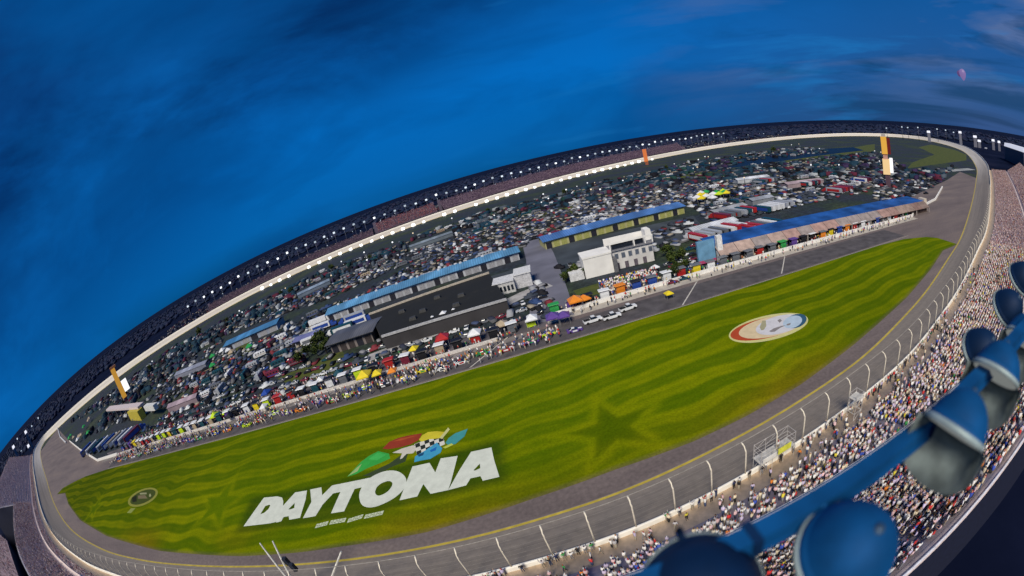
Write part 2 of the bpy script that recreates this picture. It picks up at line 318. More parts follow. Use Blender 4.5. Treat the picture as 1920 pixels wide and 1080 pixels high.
for (cx_s, cy_s, r_, rot, c_in) in ((11, 69.5, 10, 1.57, .55), (-104, 75, 10.5, 1.5, .95), (-232, 78, 8, 1.7, .8)):
    sd = star_sd(GX, GY, cx_s, cy_s, r_, rot); halo = np.exp(-((sd-.9)/1.3)**2); ins = sstep(.3, -.5, sd)
    gcol = gcol*(1-ins[..., None])+(D*.93)[None, None]*ins[..., None]*(1 if c_in < .7 else c_in/.75); gcol = gcol+((L*1.12)-gcol)*(halo*(.75 if c_in < .7 else .5))[..., None]
blob = np.exp(-(((GX+8)/9)**2+((GY-64)/3.6)**2)**2); gcol = gcol*(1-.5*blob[..., None])+D*.5*blob[..., None]
# darker green painted under and round the lettering
uu = (GX+86)/72; vv = (GY-(64+1.7*uu))/10.5; txt = sstep(-.06, .0, uu)*sstep(1.05, 1.0, uu)*sstep(-.32, -.12, vv)*sstep(1.25, 1.02, vv); gcol = gcol*(1-.75*txt[..., None])+np.array([.026, .060, .003])*(.75*txt[..., None])
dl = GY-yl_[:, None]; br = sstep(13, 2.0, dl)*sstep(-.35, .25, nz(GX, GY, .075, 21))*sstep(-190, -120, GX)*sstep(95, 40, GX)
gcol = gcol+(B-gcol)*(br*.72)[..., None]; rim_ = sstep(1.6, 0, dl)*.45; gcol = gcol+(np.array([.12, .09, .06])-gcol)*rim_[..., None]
m, nt2, b = newmat('mown_grass'); aa = node(nt2, 'ShaderNodeAttribute', attribute_name='Col'); n = node(nt2, 'ShaderNodeTexNoise', Scale=1.7, Detail=8.0, Roughness=.7); nt2.links.new(coords(nt2), n.inputs[0])
n4 = node(nt2, 'ShaderNodeTexNoise', Scale=.16, Detail=4.0); nt2.links.new(coords(nt2), n4.inputs[0])
f = mixc(nt2, ramp(nt2, n.outputs['Fac'], [(.3, (.72,)*3), (.7, (1.25,)*3)]), ramp(nt2, n4.outputs['Fac'], [(.3, (.85, .9, .8)), (.7, (1.18, 1.08, 1.2))]), 1.0, 'MULTIPLY')
nt2.links.new(mixc(nt2, aa.outputs['Color'], f, 1.0, 'MULTIPLY'), b.inputs['Base Color']); b.inputs['Roughness'].default_value = .95; b.inputs['Specular IOR Level'].default_value = .03; GRASS = m
bp = node(nt2, 'ShaderNodeBump', Strength=.25, Distance=.15); nt2.links.new(n.outputs['Fac'], bp.inputs['Height']); nt2.links.new(bp.outputs[0], b.inputs['Normal'])
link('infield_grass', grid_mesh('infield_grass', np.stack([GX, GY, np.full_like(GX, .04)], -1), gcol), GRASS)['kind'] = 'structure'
# smaller lawns and pale roads of the infield
m, nt2, b = newmat('lawn'); n = node(nt2, 'ShaderNodeTexNoise', Scale=.2, Detail=6.0); nt2.links.new(coords(nt2), n.inputs[0])
nt2.links.new(ramp(nt2, n.outputs['Fac'], [(.3, (.030, .046, .004)), (.55, (.062, .078, .004)), (.75, (.085, .085, .012))]), b.inputs['Base Color']); b.inputs['Roughness'].default_value = .95; LAWN = m
lawns = [[(1700, 316), (1812, 301), (1812, 290), (1790, 281), (1745, 271), (1722, 276), (1752, 290), (1712, 304)], [(88, 812), (108, 796), (104, 812), (96, 822)], [(1075, 545), (1165, 518), (1172, 532), (1160, 545), (1085, 558)],
         [(985, 405), (1090, 383), (1085, 398), (1005, 420)], [(1395, 318), (1640, 270), (1640, 285), (1480, 312)], [(520, 710), (640, 655), (650, 672), (600, 705), (545, 722)], [(1240, 330), (1420, 300), (1420, 308), (1250, 340)], [(370, 690), (470, 640), (480, 655), (385, 705)], [(860, 440), (960, 420), (950, 432), (870, 452)]]
for k, q in enumerate(lawns): ngon_sheet('lawn', [tuple(at(*p)[:2]) for p in q], .006+.002*k, LAWN)
PALE = flat((.30, .31, .31), .85, 0, .25, .05); MID = flat((.10, .10, .13), .85, 0, .35, .05)
def road(name, px, wd, mat, z):
    P = np.array([tuple(at(*p)[:2]) for p in px]); T = np.gradient(P, axis=0); T /= np.linalg.norm(T, axis=1)[:, None]; N = np.stack([-T[:, 1], T[:, 0]], 1)
    G = np.stack([P-N*wd/2, P+N*wd/2], 1); G = np.concatenate([G, np.full(G.shape[:2]+(1,), z)], -1); o = link(name, grid_mesh(name, G, None, None, False), mat); o['kind'] = 'structure'
road('infield_road', [(1225, 371), (1280, 361), (1345, 350), (1400, 346)], 12, PALE, .030)
road('infield_road', [(1150, 388), (1080, 400), (980, 422), (880, 452)], 7, MID, .032)
road('infield_road', [(1380, 305), (1300, 325), (1200, 340), (1100, 358)], 12, MID, .034)
road('infield_road', [(1035, 600), (1030, 560), (1022, 520), (1012, 480), (1000, 450)], 16, flat((.14, .14, .18), .85, 0, .3, .05), .036)
road('infield_road', [(1822, 317), (1790, 319), (1760, 322)], 14, PALE, .038)
road('infield_road', [(690, 672), (760, 646), (860, 606), (945, 570), (985, 550), (1030, 533)], 8, flat((.34, .33, .33), .85, 0, .3, .2), .040)
ngon_sheet('lake', [tuple(at(*q)[:2]) for q in [(1310, 312), (1400, 296), (1500, 283), (1600, 276), (1620, 282), (1480, 300), (1330, 322)]], .05, flat((.006, .014, .03), .45, 0, .2, .02, .12))
# paved garage yards
ngon_sheet('garage_paving', [tuple(at(*q)[:2]) for q in [(560, 640), (980, 500), (1010, 470), (1300, 405), (1330, 440), (1040, 500), (1010, 520), (600, 668)]], .026, flat((.045, .055, .066), .85, 0, .35, .06))
ngon_sheet('garage_paving', [tuple(at(*q)[:2]) for q in [(200, 850), (560, 720), (1060, 580), (1075, 596), (600, 740), (215, 862)]], .020, flat((.10, .09, .10), .85, 0, .35, .06))

# ================================================================== track wall and catch fence
def sweep(stations, prof, closed=False):
    """prof: list of (d outward, z above wall foot) ; returns grid of points"""
    P, A, N = at_s(stations); G = []
    for d, z in prof: q = P.copy(); q[:, :2] -= N*d; q[:, 2] = P[:, 2]*(1 if z is not None else 0)+(z or 0); G.append(q)
    return np.stack(G, 1)
wl = link('track_wall', grid_mesh('track_wall', sweep(STc, [(-.02, -.6), (-.0, 1.05), (.12, 1.1), (.42, 1.1), (.46, 1.0), (.46, -1.2)]), None, None, False), flat((.82, .78, .70), .7, 0, .10, .5))
tag(wl, 'long white concrete safety wall running round the outer edge of the banked track', 'wall')
cf = empty('catch_fence', (0, 0, 0), 'tall catch fence with curved white posts in front of the near crowd', 'fence')
FS = np.arange(S0-46*6.3, S0+54*6.3, 6.3)[:100]; FP, FA, FN = at_s(FS)
pm = MB(); arc = [(0, 0, 0), (0, 0, 2.2), (0, 0, 4.3)]+[(1.5*(1-math.cos(a)), 0, 4.3+1.5*math.sin(a)) for a in (.3, .6, .9, 1.2, 1.45)]
pm.tube(arc, .135, 7); pmesh = pm.mesh('post', smooth=True); pmat = flat((.74, .67, .55), .5, .1, .15, 2.0); pmesh.materials.append(pmat)
for k in range(len(FS)):
    o = link('post', pmesh, None, cf); n_ = FN[k]; o.location = (FP[k][0]-n_[0]*.22, FP[k][1]-n_[1]*.22, FP[k][2]+1.08); o.rotation_euler = (0, 0, math.atan2(n_[1], n_[0]))
cb = MB(); fs = np.arange(FS[0], FS[-1], 4.0)
for (dz, di) in ((1.7, 0), (2.7, 0), (3.7, 0), (4.6, 0), (5.4, .05), (6.4, .6), (6.9, 1.3)):
    q = off(fs, np.full(len(fs), di-.22), 0); q[:, 2] = at_s(fs)[0][:, 2]+dz; cb.tube([tuple(p) for p in q], .006 if dz < 6.8 else .045, 4)
cb.build('cable', flat((.46, .42, .36), .5, .2), cf)

# ================================================================== pit wall
pw = MB(); wm = []
def wall_run(mb, P, h, t):
    for i in range(len(P)-1):
        a, b_ = Vector(P[i]), Vector(P[i+1]); d = (b_-a).normalized(); n = Vector((-d.y, d.x, 0))*t/2
        mb.add([a-n, b_-n, b_+n, a+n, a-n+Vector((0, 0, h)), b_-n+Vector((0, 0, h)), b_+n+Vector((0, 0, h)), a+n+Vector((0, 0, h))], [(0, 1, 5, 4), (1, 2, 6, 5), (2, 3, 7, 6), (3, 0, 4, 7), (4, 5, 6, 7)])
wall_run(pw, [(8, 139.3, 0), (120, 139.4, 0), (217, 139.0, 0), (232, 147, 0), tuple(at(1754, 375)), tuple(at(1767, 352))], 1.4, .9)
tag(pw.build('pit_wall', WHITE), 'white pit wall at the right half of pit road, turning a corner beside the long tan building', 'wall')
pw = MB(); wall_run(pw, [tuple(at(131, 828)), tuple(at(152, 845)), tuple(at(184, 865)), (-302, 131, 0), (-262, 131.0, 0)], 1.5, .9)
tag(pw.build('pit_wall', WHITE), 'white angled wall at the left end of pit road beside rows of parked trailers', 'wall')
pw = MB(); wall_run(pw, [(-262, 131.0, 0), (-130, 131.2, 0), (-10, 132.5, 0)], 1.1, .5)
tag(pw.build('pit_wall', flat((.62, .58, .54), .7)), 'low pale pit wall behind the crowded left half of pit road', 'wall')
pw = MB(); wall_run(pw, [tuple(at(108, 802)), tuple(at(113, 820)), tuple(at(124, 831))], 1.5, 1.6)
tag(pw.build('barrier', flat((.55, .56, .58), .7)), 'short grey curved barrier beside the corner lawn at the far left', 'barrier')
# ================================================================== grandstand
SS = np.concatenate([np.arange(sx(-835), sx(-300), 9.0), np.arange(sx(-300), sx(300), 3.0), np.arange(sx(300), sx(520), 8.0)])
def stand_geo(s):
    """per station: wall point, normal, depth of the white parapet line, level of the upper deck, depth of the upper deck"""
    Pq, Aq, Nq = at_s(s); x = Pq[:, 0]; D_ = (Pq[:, 1]-28.4)/np.maximum(Nq[:, 1], .3)
    D_ = np.where(x > 100, 25.0+0*x, np.where(x < -100, np.maximum(9.0, 0*x+9.0), np.clip(D_, 9.0, 25.0)))
    zu = 4.3+.45*(np.minimum(Pq[:, 2], 7)-4.3); dep = np.where(x < -400, 52.0, 18.9); return Pq, Aq, Nq, D_, zu, dep
P, A, N, DS, ZU, DEP = stand_geo(SS); KER = np.ones(9)/9; 
ROWL, NL, NU = .8, 26, 23
tan = np.array([.80, .62, .45]); conc = np.array([.66, .55, .54]); seatc = np.array([.52, .42, .44]); whit = np.array([.66, .64, .60])
def low_z(zb, d_, D_, zu): return zb+.12+(zu+3.0-zb-.12)*np.clip((d_-4.2)/np.maximum(D_-.4-4.2, .1), 0, 1)
cols_d = []; cols_z = []; cc_ = []
zb = np.minimum(P[:, 2], 7)
def addc(d_, z_, c): cols_d.append(np.broadcast_to(d_, zb.shape).astype(float)); cols_z.append(z_); cc_.append(c)
addc(.46, zb-.2, tan); addc(.46, zb+.12, tan); addc(4.2, zb+.12, tan)
for k in range(NL):
    d0 = np.minimum(4.2+ROWL*k, DS-.4); d1 = np.minimum(4.2+ROWL*(k+1), DS-.4); z1 = low_z(zb, d1, DS, ZU); addc(d0, z1, seatc); addc(d1, z1, conc)
addc(DS-.38, ZU+3.0, whit); addc(DS-.36, ZU+4.5, whit); addc(DS, ZU+4.5, whit); addc(DS+.02, ZU+3.3, whit); addc(DS+2.0, ZU+3.3, whit)
RW = DEP/NU; RS = np.where(DEP > 30, 26.0, 12.0)/NU
for k in range(NU): addc(DS+2+RW*k, ZU+3.3+RS*(k+1), seatc); addc(DS+2+RW*(k+1), ZU+3.3+RS*(k+1), conc)
DTOP = DS+2+DEP; ZT = ZU+3.3+RS*NU
addc(DTOP+.02, ZT+.1, conc); addc(DTOP+1.0, ZT+.1, conc)
G = []
for d_, z_ in zip(cols_d, cols_z): q = P.copy(); q[:, :2] -= N*d_[:, None]; q[:, 2] = z_; G.append(q)
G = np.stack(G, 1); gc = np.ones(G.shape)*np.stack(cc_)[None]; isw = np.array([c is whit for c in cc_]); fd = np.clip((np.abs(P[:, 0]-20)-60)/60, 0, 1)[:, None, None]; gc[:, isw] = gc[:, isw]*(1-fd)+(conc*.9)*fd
gs = empty('grandstand', tuple(P[len(SS)//2]), 'long open grandstand of stepped rows curving along the track below the light rig', 'grandstand')
def under(o, par): o.parent = par; o.matrix_parent_inverse = Matrix.Translation(-par.location); return o
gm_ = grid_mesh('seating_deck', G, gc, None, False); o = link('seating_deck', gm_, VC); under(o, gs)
def shell(d_, z_): q = P.copy(); q[:, :2] -= N*d_[:, None]; q[:, 2] = z_; return q
under(link('rear_wall', grid_mesh('rear_wall', np.stack([shell(DTOP+1.0, ZT+.1), shell(DTOP+1.05, ZT-1.2), shell(DTOP+1.1, ZT*0-.2)], 1), None, None, False), flat((.010, .013, .035), .8)), gs)
rb = MB(); q = shell(DTOP+.9, ZT)
for dz, r_ in ((1.15, .06), (.6, .035)): rb.tube([(a_, b_, c_+dz) for a_, b_, c_ in q], r_, 5)
for k in range(0, len(q), 1):
    if abs(q[k][0]) < 220: rb.tube([(q[k][0], q[k][1], q[k][2]), (q[k][0], q[k][1], q[k][2]+1.15)], .035, 4)
under(rb.build('rim_rail', flat((.75, .74, .80), .4)), gs)
under(link('rim_kerb', grid_mesh('rim_kerb', np.stack([shell(DTOP+.62, ZT+.12), shell(DTOP+.62, ZT+.42), shell(DTOP+.92, ZT+.42)], 1), None, None, False), flat((.85, .83, .92), .6)), gs)
# hand rails on the front of the upper deck
rb = MB(); q = shell(DS-.2, ZU+4.5); sel = np.abs(P[:, 0]) < 160
rb.tube([(a_, b_, c_+.5) for a_, b_, c_ in q[sel]], .03, 4); under(rb.build('parapet_rail', flat((.7, .7, .7), .4)), gs)

# ------------------------------------------------------------------ people
SKIN = [(.50, .30, .20), (.36, .20, .12), (.16, .085, .05), (.55, .36, .26)]
def person_mesh(pose, seed):
    """one continuous skinned body; slots 0 skin 1 shirt 2 trousers 3 hair or cap 4 shoes 5 eyes"""
    V = []; E_ = []; Rr = []; T = []                                  # verts, edges, radii, slot of the edge
    def v(p, r): V.append(Vector(p)); Rr.append(r); return len(V)-1
    def e(a, b_, t): E_.append((a, b_)); T.append(t)
    sit = pose in ('sit', 'lean'); zp = .50 if sit else .93
    fw = .10 if pose == 'lean' else .0
    pel = v((0, 0, zp), .155); wst = v((0, .01+fw*.5, zp+.19), .14); ch = v((0, .02+fw, zp+.40), .165); nk = v((0, .01+fw*1.3, zp+.56), .062); hd = v((0, .02+fw*1.5, zp+.69), .098); tp = v((0, .015+fw*1.5, zp+.78), .085)
    e(pel, wst, 2); e(wst, ch, 1); e(ch, nk, 1); e(nk, hd, 0); e(hd, tp, 3)
    ns = v((0, .125+fw*1.5, zp+.67), .018); e(hd, ns, 0)
    for sgn in (-1, 1):
        ea = v((sgn*.105, .01+fw*1.5, zp+.68), .02); e(hd, ea, 0)
        if sit: hp = v((sgn*.10, .04, zp), .105); kn = v((sgn*.15, .46, zp+.02), .075); an = v((sgn*.14, .47, .09), .048); to = v((sgn*.15, .62, .04), .045)
        elif pose == 'walk': hp = v((sgn*.10, 0, zp-.05), .105); kn = v((sgn*.11, .14*sgn+.05, .50), .075); an = v((sgn*.11, .24*sgn-.06, .09), .048); to = v((sgn*.12, .24*sgn+.09, .04), .045)
        else: hp = v((sgn*.10, 0, zp-.05), .105); kn = v((sgn*.13, .03, .50), .075); an = v((sgn*.14, 0, .09), .048); to = v((sgn*.16, .15, .04), .045)
        e(pel, hp, 2); e(hp, kn, 2); e(kn, an, 2); e(an, to, 4)
        sh = v((sgn*.20, .01+fw, zp+.47), .075); e(ch, sh, 1)
        if pose == 'cheer': el = v((sgn*.34, .08, zp+.66), .052); wr = v((sgn*.30, .10, zp+.92), .036); dr = Vector((0, .02, 1)); 
        elif sit: el = v((sgn*.29, .10+fw, zp+.22), .052); wr = v((sgn*.15, .34+fw, zp+.16), .036); dr = Vector((-.2*sgn, .9, -.1))
        elif pose == 'walk': el = v((sgn*.27, -.06*sgn, zp+.21), .052); wr = v((sgn*.27, -.14*sgn+.08, zp-.02), .036); dr = Vector((0, .25, -1))
        elif sgn > 0 and pose == 'point': el = v((.33, .20, zp+.45), .052); wr = v((.30, .46, zp+.52), .036); dr = Vector((0, 1, .1))
        else: el = v((sgn*.28, -.03, zp+.21), .052); wr = v((sgn*.29, .06, zp-.01), .036); dr = Vector((0, .2, -1))
        dr.normalize(); e(sh, el, 1); e(el, wr, 0); pl = v(V[wr]+dr*.07, .040); e(wr, pl, 0)
        side = dr.cross(Vector((sgn*.2, .3, .1))).normalized()
        for k, (o_, ln) in enumerate(((-.030, .070), (-.010, .085), (.010, .080), (.030, .060))):
            f0 = v(V[pl]+side*o_+dr*.045, .0095); f1 = v(V[pl]+side*o_*1.2+dr*(.045+ln*.9)+Vector((0, -.012, 0)), .008); e(pl, f0, 0); e(f0, f1, 0)
        t0 = v(V[wr]+side*.045+dr*.05, .011); t1 = v(V[wr]+side*.062+dr*.095, .009); e(wr, t0, 0); e(t0, t1, 0)
    me = bpy.data.meshes.new('tmp'); me.from_pydata(V, E_, []); o = bpy.data.objects.new('tmp', me); C.objects.link(o)
    o.modifiers.new('s', 'SKIN'); me.skin_vertices[0].data[0].use_root = True
    for i, r in enumerate(Rr): me.skin_vertices[0].data[i].radius = (r, r*(.82 if i in (1, 2) else 1))
    ss = o.modifiers.new('d', 'SUBSURF'); ss.levels = 1
    dg = bpy.context.evaluated_depsgraph_get(); m2 = bpy.data.meshes.new_from_object(o.evaluated_get(dg)); bpy.data.objects.remove(o); bpy.data.meshes.remove(me)
    m2.name = 'person'; m2.materials.clear(); cen = np.empty(len(m2.polygons)*3, np.float32); m2.polygons.foreach_get('center', cen); cen = cen.reshape(-1, 3)
    A_ = np.array([V[a] for a, _ in E_]); B_ = np.array([V[b_] for _, b_ in E_]); AB = B_-A_
    t = np.clip(((cen[:, None]-A_[None])*AB[None]).sum(-1)/(AB*AB).sum(-1)[None], 0, 1); dd = np.linalg.norm(cen[:, None]-(A_[None]+AB[None]*t[..., None]), axis=-1)/np.maximum(.03, np.array([min(Rr[a], Rr[b_]) for a, b_ in E_]))[None]
    sl_ = np.array(T)[dd.argmin(1)]; hz_ = V[hd].z; hy = V[hd].y; inh = (cen[:, 2] > hz_-.03) & ((cen[:, 1] < hy-.02) | (cen[:, 2] > hz_+.055)); sl_[inh] = 3
    for sg in (-1, 1): sl_[(np.abs(cen[:, 0]-sg*.038) < .022) & (np.abs(cen[:, 2]-hz_-.012) < .022) & (cen[:, 1] > hy+.05)] = 5
    m2.polygons.foreach_set('material_index', sl_.astype(np.int32)); m2.polygons.foreach_set('use_smooth', [True]*len(sl_)); return m2
PM = {k: person_mesh(k, i) for i, k in enumerate(('stand', 'sit', 'lean', 'cheer', 'walk', 'point'))}
DEFM = flat((.3, .3, .3))
for me in PM.values():
    for _ in range(6): me.materials.append(DEFM)
CLOTH = {'white': (.78, .76, .74), 'pale grey': (.52, .50, .52), 'lilac': (.56, .48, .66), 'pink': (.68, .46, .48), 'red': (.52, .035, .035), 'blue': (.05, .09, .42), 'yellow': (.68, .58, .06), 'black': (.018, .018, .022), 'cream': (.68, .58, .42), 'orange': (.65, .20, .03), 'green': (.05, .28, .08), 'navy': (.02, .03, .10), 'lime': (.45, .62, .03)}
CW = {'white': 34, 'pale grey': 14, 'lilac': 15, 'pink': 12, 'red': 4, 'blue': 4, 'yellow': 2, 'black': 7, 'cream': 14, 'orange': 1, 'green': 1}
PANTS = [(.03, .035, .06), (.02, .02, .02), (.30, .26, .20), (.05, .07, .14), (.22, .22, .24)]; HAIR = [(.02, .014, .01), (.09, .05, .025), (.25, .17, .07), (.6, .58, .56), (.4, .03, .03), (.02, .03, .08)]
POSE = {'stand': 'standing', 'sit': 'seated', 'lean': 'leaning forward', 'cheer': 'cheering', 'walk': 'walking', 'point': 'pointing'}
def person(loc, rz, pose, cname, where, group, suit=False):
    o = link('person', PM[pose]); o.location = loc; o.rotation_euler = (0, 0, rz); s_ = random.uniform(1.08, 1.2); o.scale = (s_,)*3
    col_ = CLOTH[cname]; sk = random.choice(SKIN)
    for i, c in enumerate((sk, col_, col_ if suit else random.choice(PANTS), random.choice(HAIR), (.05, .05, .05), (.01, .01, .01))):
        o.material_slots[i].link = 'OBJECT'; o.material_slots[i].material = flat(c, .85, 0, .08, 6.0)
    return tag(o, f'{POSE[pose]} person in a {cname} top {where}', 'person', group)

# seats of the main stand: one figure per occupied seat
def seats(s0, s1, step):
    out = []
    s = np.arange(s0, s1, step); Pq, Aq, Nq, D_, zu, dep = stand_geo(s); zb_ = np.minimum(Pq[:, 2], 7); mid = np.abs(Pq[:, 0]-15) < 75
    for k in range(NL+NU):
        if k < NL: d_ = 4.2+ROWL*(k+.5); ok = d_ < D_-.7; dd_ = d_+0*s; z_ = low_z(zb_, np.minimum(4.2+ROWL*(k+1), D_-.4), D_, zu)
        else: j = k-NL; rw = dep/NU; dd_ = D_+2+rw*(j+.5); ok = np.ones(len(s), bool); z_ = zu+3.3+np.where(dep > 30, 26.0, 12.0)/NU*(j+1)
        keep = (np.mod(s, 13.0) > 1.3) & ok; dens = .70+.30*nz(s/5, dd_/3, 1.0, 31); dens = np.where(mid & (k < NL) & (dd_ < 6.2), dens*.45, np.where(mid & (k < NL), dens, dens+.2)); keep &= RNG.random(len(s)) < dens
        q = Pq.copy(); q[:, :2] -= Nq*(dd_+RNG.normal(0, .08, len(s)))[:, None]; q[:, 2] = z_
        out.append(np.column_stack([q, np.arctan2(Nq[:, 1], Nq[:, 0]), dd_ > D_])[keep])
    return np.concatenate(out)
near = np.concatenate([seats(sx(-150), sx(180), .56)])
fars = np.concatenate([seats(sx(-830), sx(-150), 1.0), seats(sx(180), sx(515), .95)])
nd = np.linalg.norm(near[:, :3]-[0, 0, H], axis=1); fr_ = framed(near[:, :3], 0)
order = np.argsort(np.where(fr_, nd, 1e6))[:215]; names = list(CW); wts = np.array([CW[k] for k in names], float); wts /= wts.sum()
where_of = lambda d_: 'in the rows behind the white parapet' if d_ > 9.9 else 'in the lowest rows beside the tan walkway'
for i in order:
    x, y, z, a, hi_ = near[i]; c = names[RNG.choice(len(names), p=wts)]; ps = random.choices(('sit', 'lean', 'stand', 'cheer', 'point'), (42, 18, 28, 7, 5))[0]
    zoff = -.06 if ps in ('sit', 'lean') else 0
    person((x, y, z+zoff), a-math.pi/2+random.uniform(-.35, .35), ps, c, 'below the light rig' if hi_ else 'in the lowest rows by the tan walkway', 'spectators nearest the light rig')
rest = np.delete(near, order, 0)
TB = np.array([(-1, -1, 0), (1, -1, 0), (1, 1, 0), (-1, 1, 0), (-1, -1, 1), (1, -1, 1), (1, 1, 1), (-1, 1, 1)], float); TF = np.array([(0, 1, 5, 4), (1, 2, 6, 5), (2, 3, 7, 6), (3, 0, 4, 7), (4, 5, 6, 7)])
def bx(hx, hy, z0, z1, tx=1.0, oy=0.0):
    b_ = TB.copy(); b_[:, 0] *= hx; b_[:, 1] *= hy; top = b_[:, 2] > .5; b_[top, 0] *= tx; b_[top, 1] *= tx; b_[:, 1] += oy; b_[:, 2] = np.where(top, z1, z0); return b_
def crowd(name, Q, label, boxes_sit, boxes_st, pal, pw_, cat='crowd', bright=1.0):
    Vs = []; Fs = []; Cs = []; n0 = 0; st = RNG.random(len(Q)) < .38
    for grp, bxs in ((~st, boxes_sit), (st, boxes_st)):
        q = Q[grp]; n = len(q)
        if not n: continue
        sc_ = RNG.uniform(1.05, 1.25, n); yaw = q[:, 3]-math.pi/2+RNG.normal(0, .3, n); c, s = np.cos(yaw), np.sin(yaw)
        shirt = np.array(pal)[RNG.choice(len(pal), n, p=pw_)]*RNG.uniform(.75, 1.1, (n, 1)); skin = np.array(SKIN)[RNG.choice(4, n, p=[.5, .2, .1, .2])]; hair = np.array(HAIR)[RNG.choice(6, n)]; pants = np.array(PANTS)[RNG.choice(5, n)]
        for (T_, role) in bxs:
            t = T_[None]*sc_[:, None, None]; X = t[..., 0]*c[:, None]-t[..., 1]*s[:, None]+q[:, 0, None]; Y = t[..., 0]*s[:, None]+t[..., 1]*c[:, None]+q[:, 1, None]; Z = t[..., 2]+q[:, 2, None]
            Vs.append(np.stack([X, Y, Z], -1).reshape(-1, 3)); Fs.append((TF[None]+8*np.arange(n)[:, None, None]+n0).reshape(-1, 4)); n0 += 8*n
            cc_ = {'shirt': shirt, 'pants': pants, 'head': skin}[role]; k = np.repeat(cc_[:, None], 5, 1).copy()
            if role == 'head': k[:, 4] = hair; k[:, 0] = hair
            Cs.append(k.reshape(-1, 3)*bright)
    me = fast_mesh(name, np.concatenate(Vs), np.concatenate(Fs), np.concatenate(Cs)); o = link(name, me, VCROW); return tag(o, label, cat, None, 'stuff')
SITB = [(bx(.17, .22, .0, .5, 1, .22), 'pants'), (bx(.17, .12, .42, .98, 1.25), 'shirt'), (bx(.075, .09, 1.02, 1.27, .9, .03), 'head'), (bx(.055, .06, .55, .95, 1.2, .12), 'shirt')]
STB = [(bx(.13, .10, .0, .9, 1.15), 'pants'), (bx(.17, .11, .85, 1.42, 1.25), 'shirt'), (bx(.075, .09, 1.46, 1.72, .9, .02), 'head'), (bx(.27, .05, .95, 1.38, .9, .02), 'shirt')]
pal = [CLOTH[k] for k in names]
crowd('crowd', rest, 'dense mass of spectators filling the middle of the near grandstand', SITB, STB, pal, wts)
pp = [(.72, .54, .56), (.52, .40, .48), (.80, .70, .72), (.34, .20, .26), (.10, .07, .10), (.50, .20, .20), (.40, .34, .50)]
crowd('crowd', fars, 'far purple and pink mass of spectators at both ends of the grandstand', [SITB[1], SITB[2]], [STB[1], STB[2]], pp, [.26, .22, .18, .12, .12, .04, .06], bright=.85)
# people leaning along the wall
k = 0
for s in np.arange(S0-70, S0+95, 1.05):
    if random.random() < .63: continue
    p = off(np.array([s]), np.array([-random.uniform(.85, 1.5)]), 0)[0]; P_, A_, N_ = at_s(np.array([s]))
    person((p[0], p[1], P_[0][2]+.12), math.atan2(N_[0][1], N_[0][0])-math.pi/2+random.uniform(-.4, .4), random.choice(('stand', 'stand', 'point', 'cheer')), random.choice(('white', 'black', 'white', 'pale grey', 'black', 'red', 'navy', 'green')), 'right behind the white track wall', 'people along the track wall')
for _ in range(25):
    s = S0+random.uniform(-20, 80); p = off(np.array([s]), np.array([-random.uniform(1.9, 3.8)]), 0)[0]; z = at_s(np.array([s]))[0][0][2]+.12
    person((p[0], p[1], z), random.uniform(0, 6.3), random.choice(('walk', 'walk', 'stand')), random.choice(names), 'out on the tan concourse behind the wall', 'people strolling on the concourse')
rq = [at(*q, 24) for q in ((-30, 985), (0, 1003), (13, 1014), (33, 1076), (46, 1110), (-30, 1110))]
c = sum(rq, Vector())/6; c.z = 0; rs = empty('rear_stand', (c.x, c.y, 0), 'second crowded grandstand beyond the dark gap in the lower left corner', 'grandstand'); mb = MB(); tp_ = [(p.x-c.x, p.y-c.y, 24) for p in rq]; bt_ = [(x, y, 0) for x, y, z in tp_]
mb.add(tp_, [tuple(range(6))], (.26, .19, .22)); mb.add(tp_+bt_, [(i, (i+1) % 6, 6+(i+1) % 6, 6+i) for i in range(6)], (.012, .013, .03)); mb.build('seating_deck', VC, rs)
cq = []; xs_, ys_ = [p.x for p in rq], [p.y for p in rq]
for _ in range(6000):
    x, y = random.uniform(min(xs_), max(xs_)), random.uniform(min(ys_), max(ys_)); r_ = False; j = 5
    for i in range(6):
        if (ys_[i] > y) != (ys_[j] > y) and x < (xs_[j]-xs_[i])*(y-ys_[i])/(ys_[j]-ys_[i])+xs_[i]: r_ = not r_
        j = i
    if r_ and framed([(x, y, 24)], 30)[0]: cq.append((x, y, 24, 1.57))
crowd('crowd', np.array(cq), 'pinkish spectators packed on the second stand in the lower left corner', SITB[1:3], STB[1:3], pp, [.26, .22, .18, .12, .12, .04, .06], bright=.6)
cq = []
for s in np.arange(S0-90, S0+150, .5):
    if random.random() < .36: P_, A_, N_ = at_s(np.array([s])); d_ = random.choice((random.uniform(.8, 1.6), random.uniform(3.0, 4.3), random.uniform(1, 4.2))); cq.append((P_[0][0]-N_[0][0]*d_, P_[0][1]-N_[0][1]*d_, P_[0][2]+.12, random.uniform(0, 6.3)))
crowd('crowd', np.array(cq), 'loose throng of people standing about on the tan concourse', STB, STB, pal, wts)
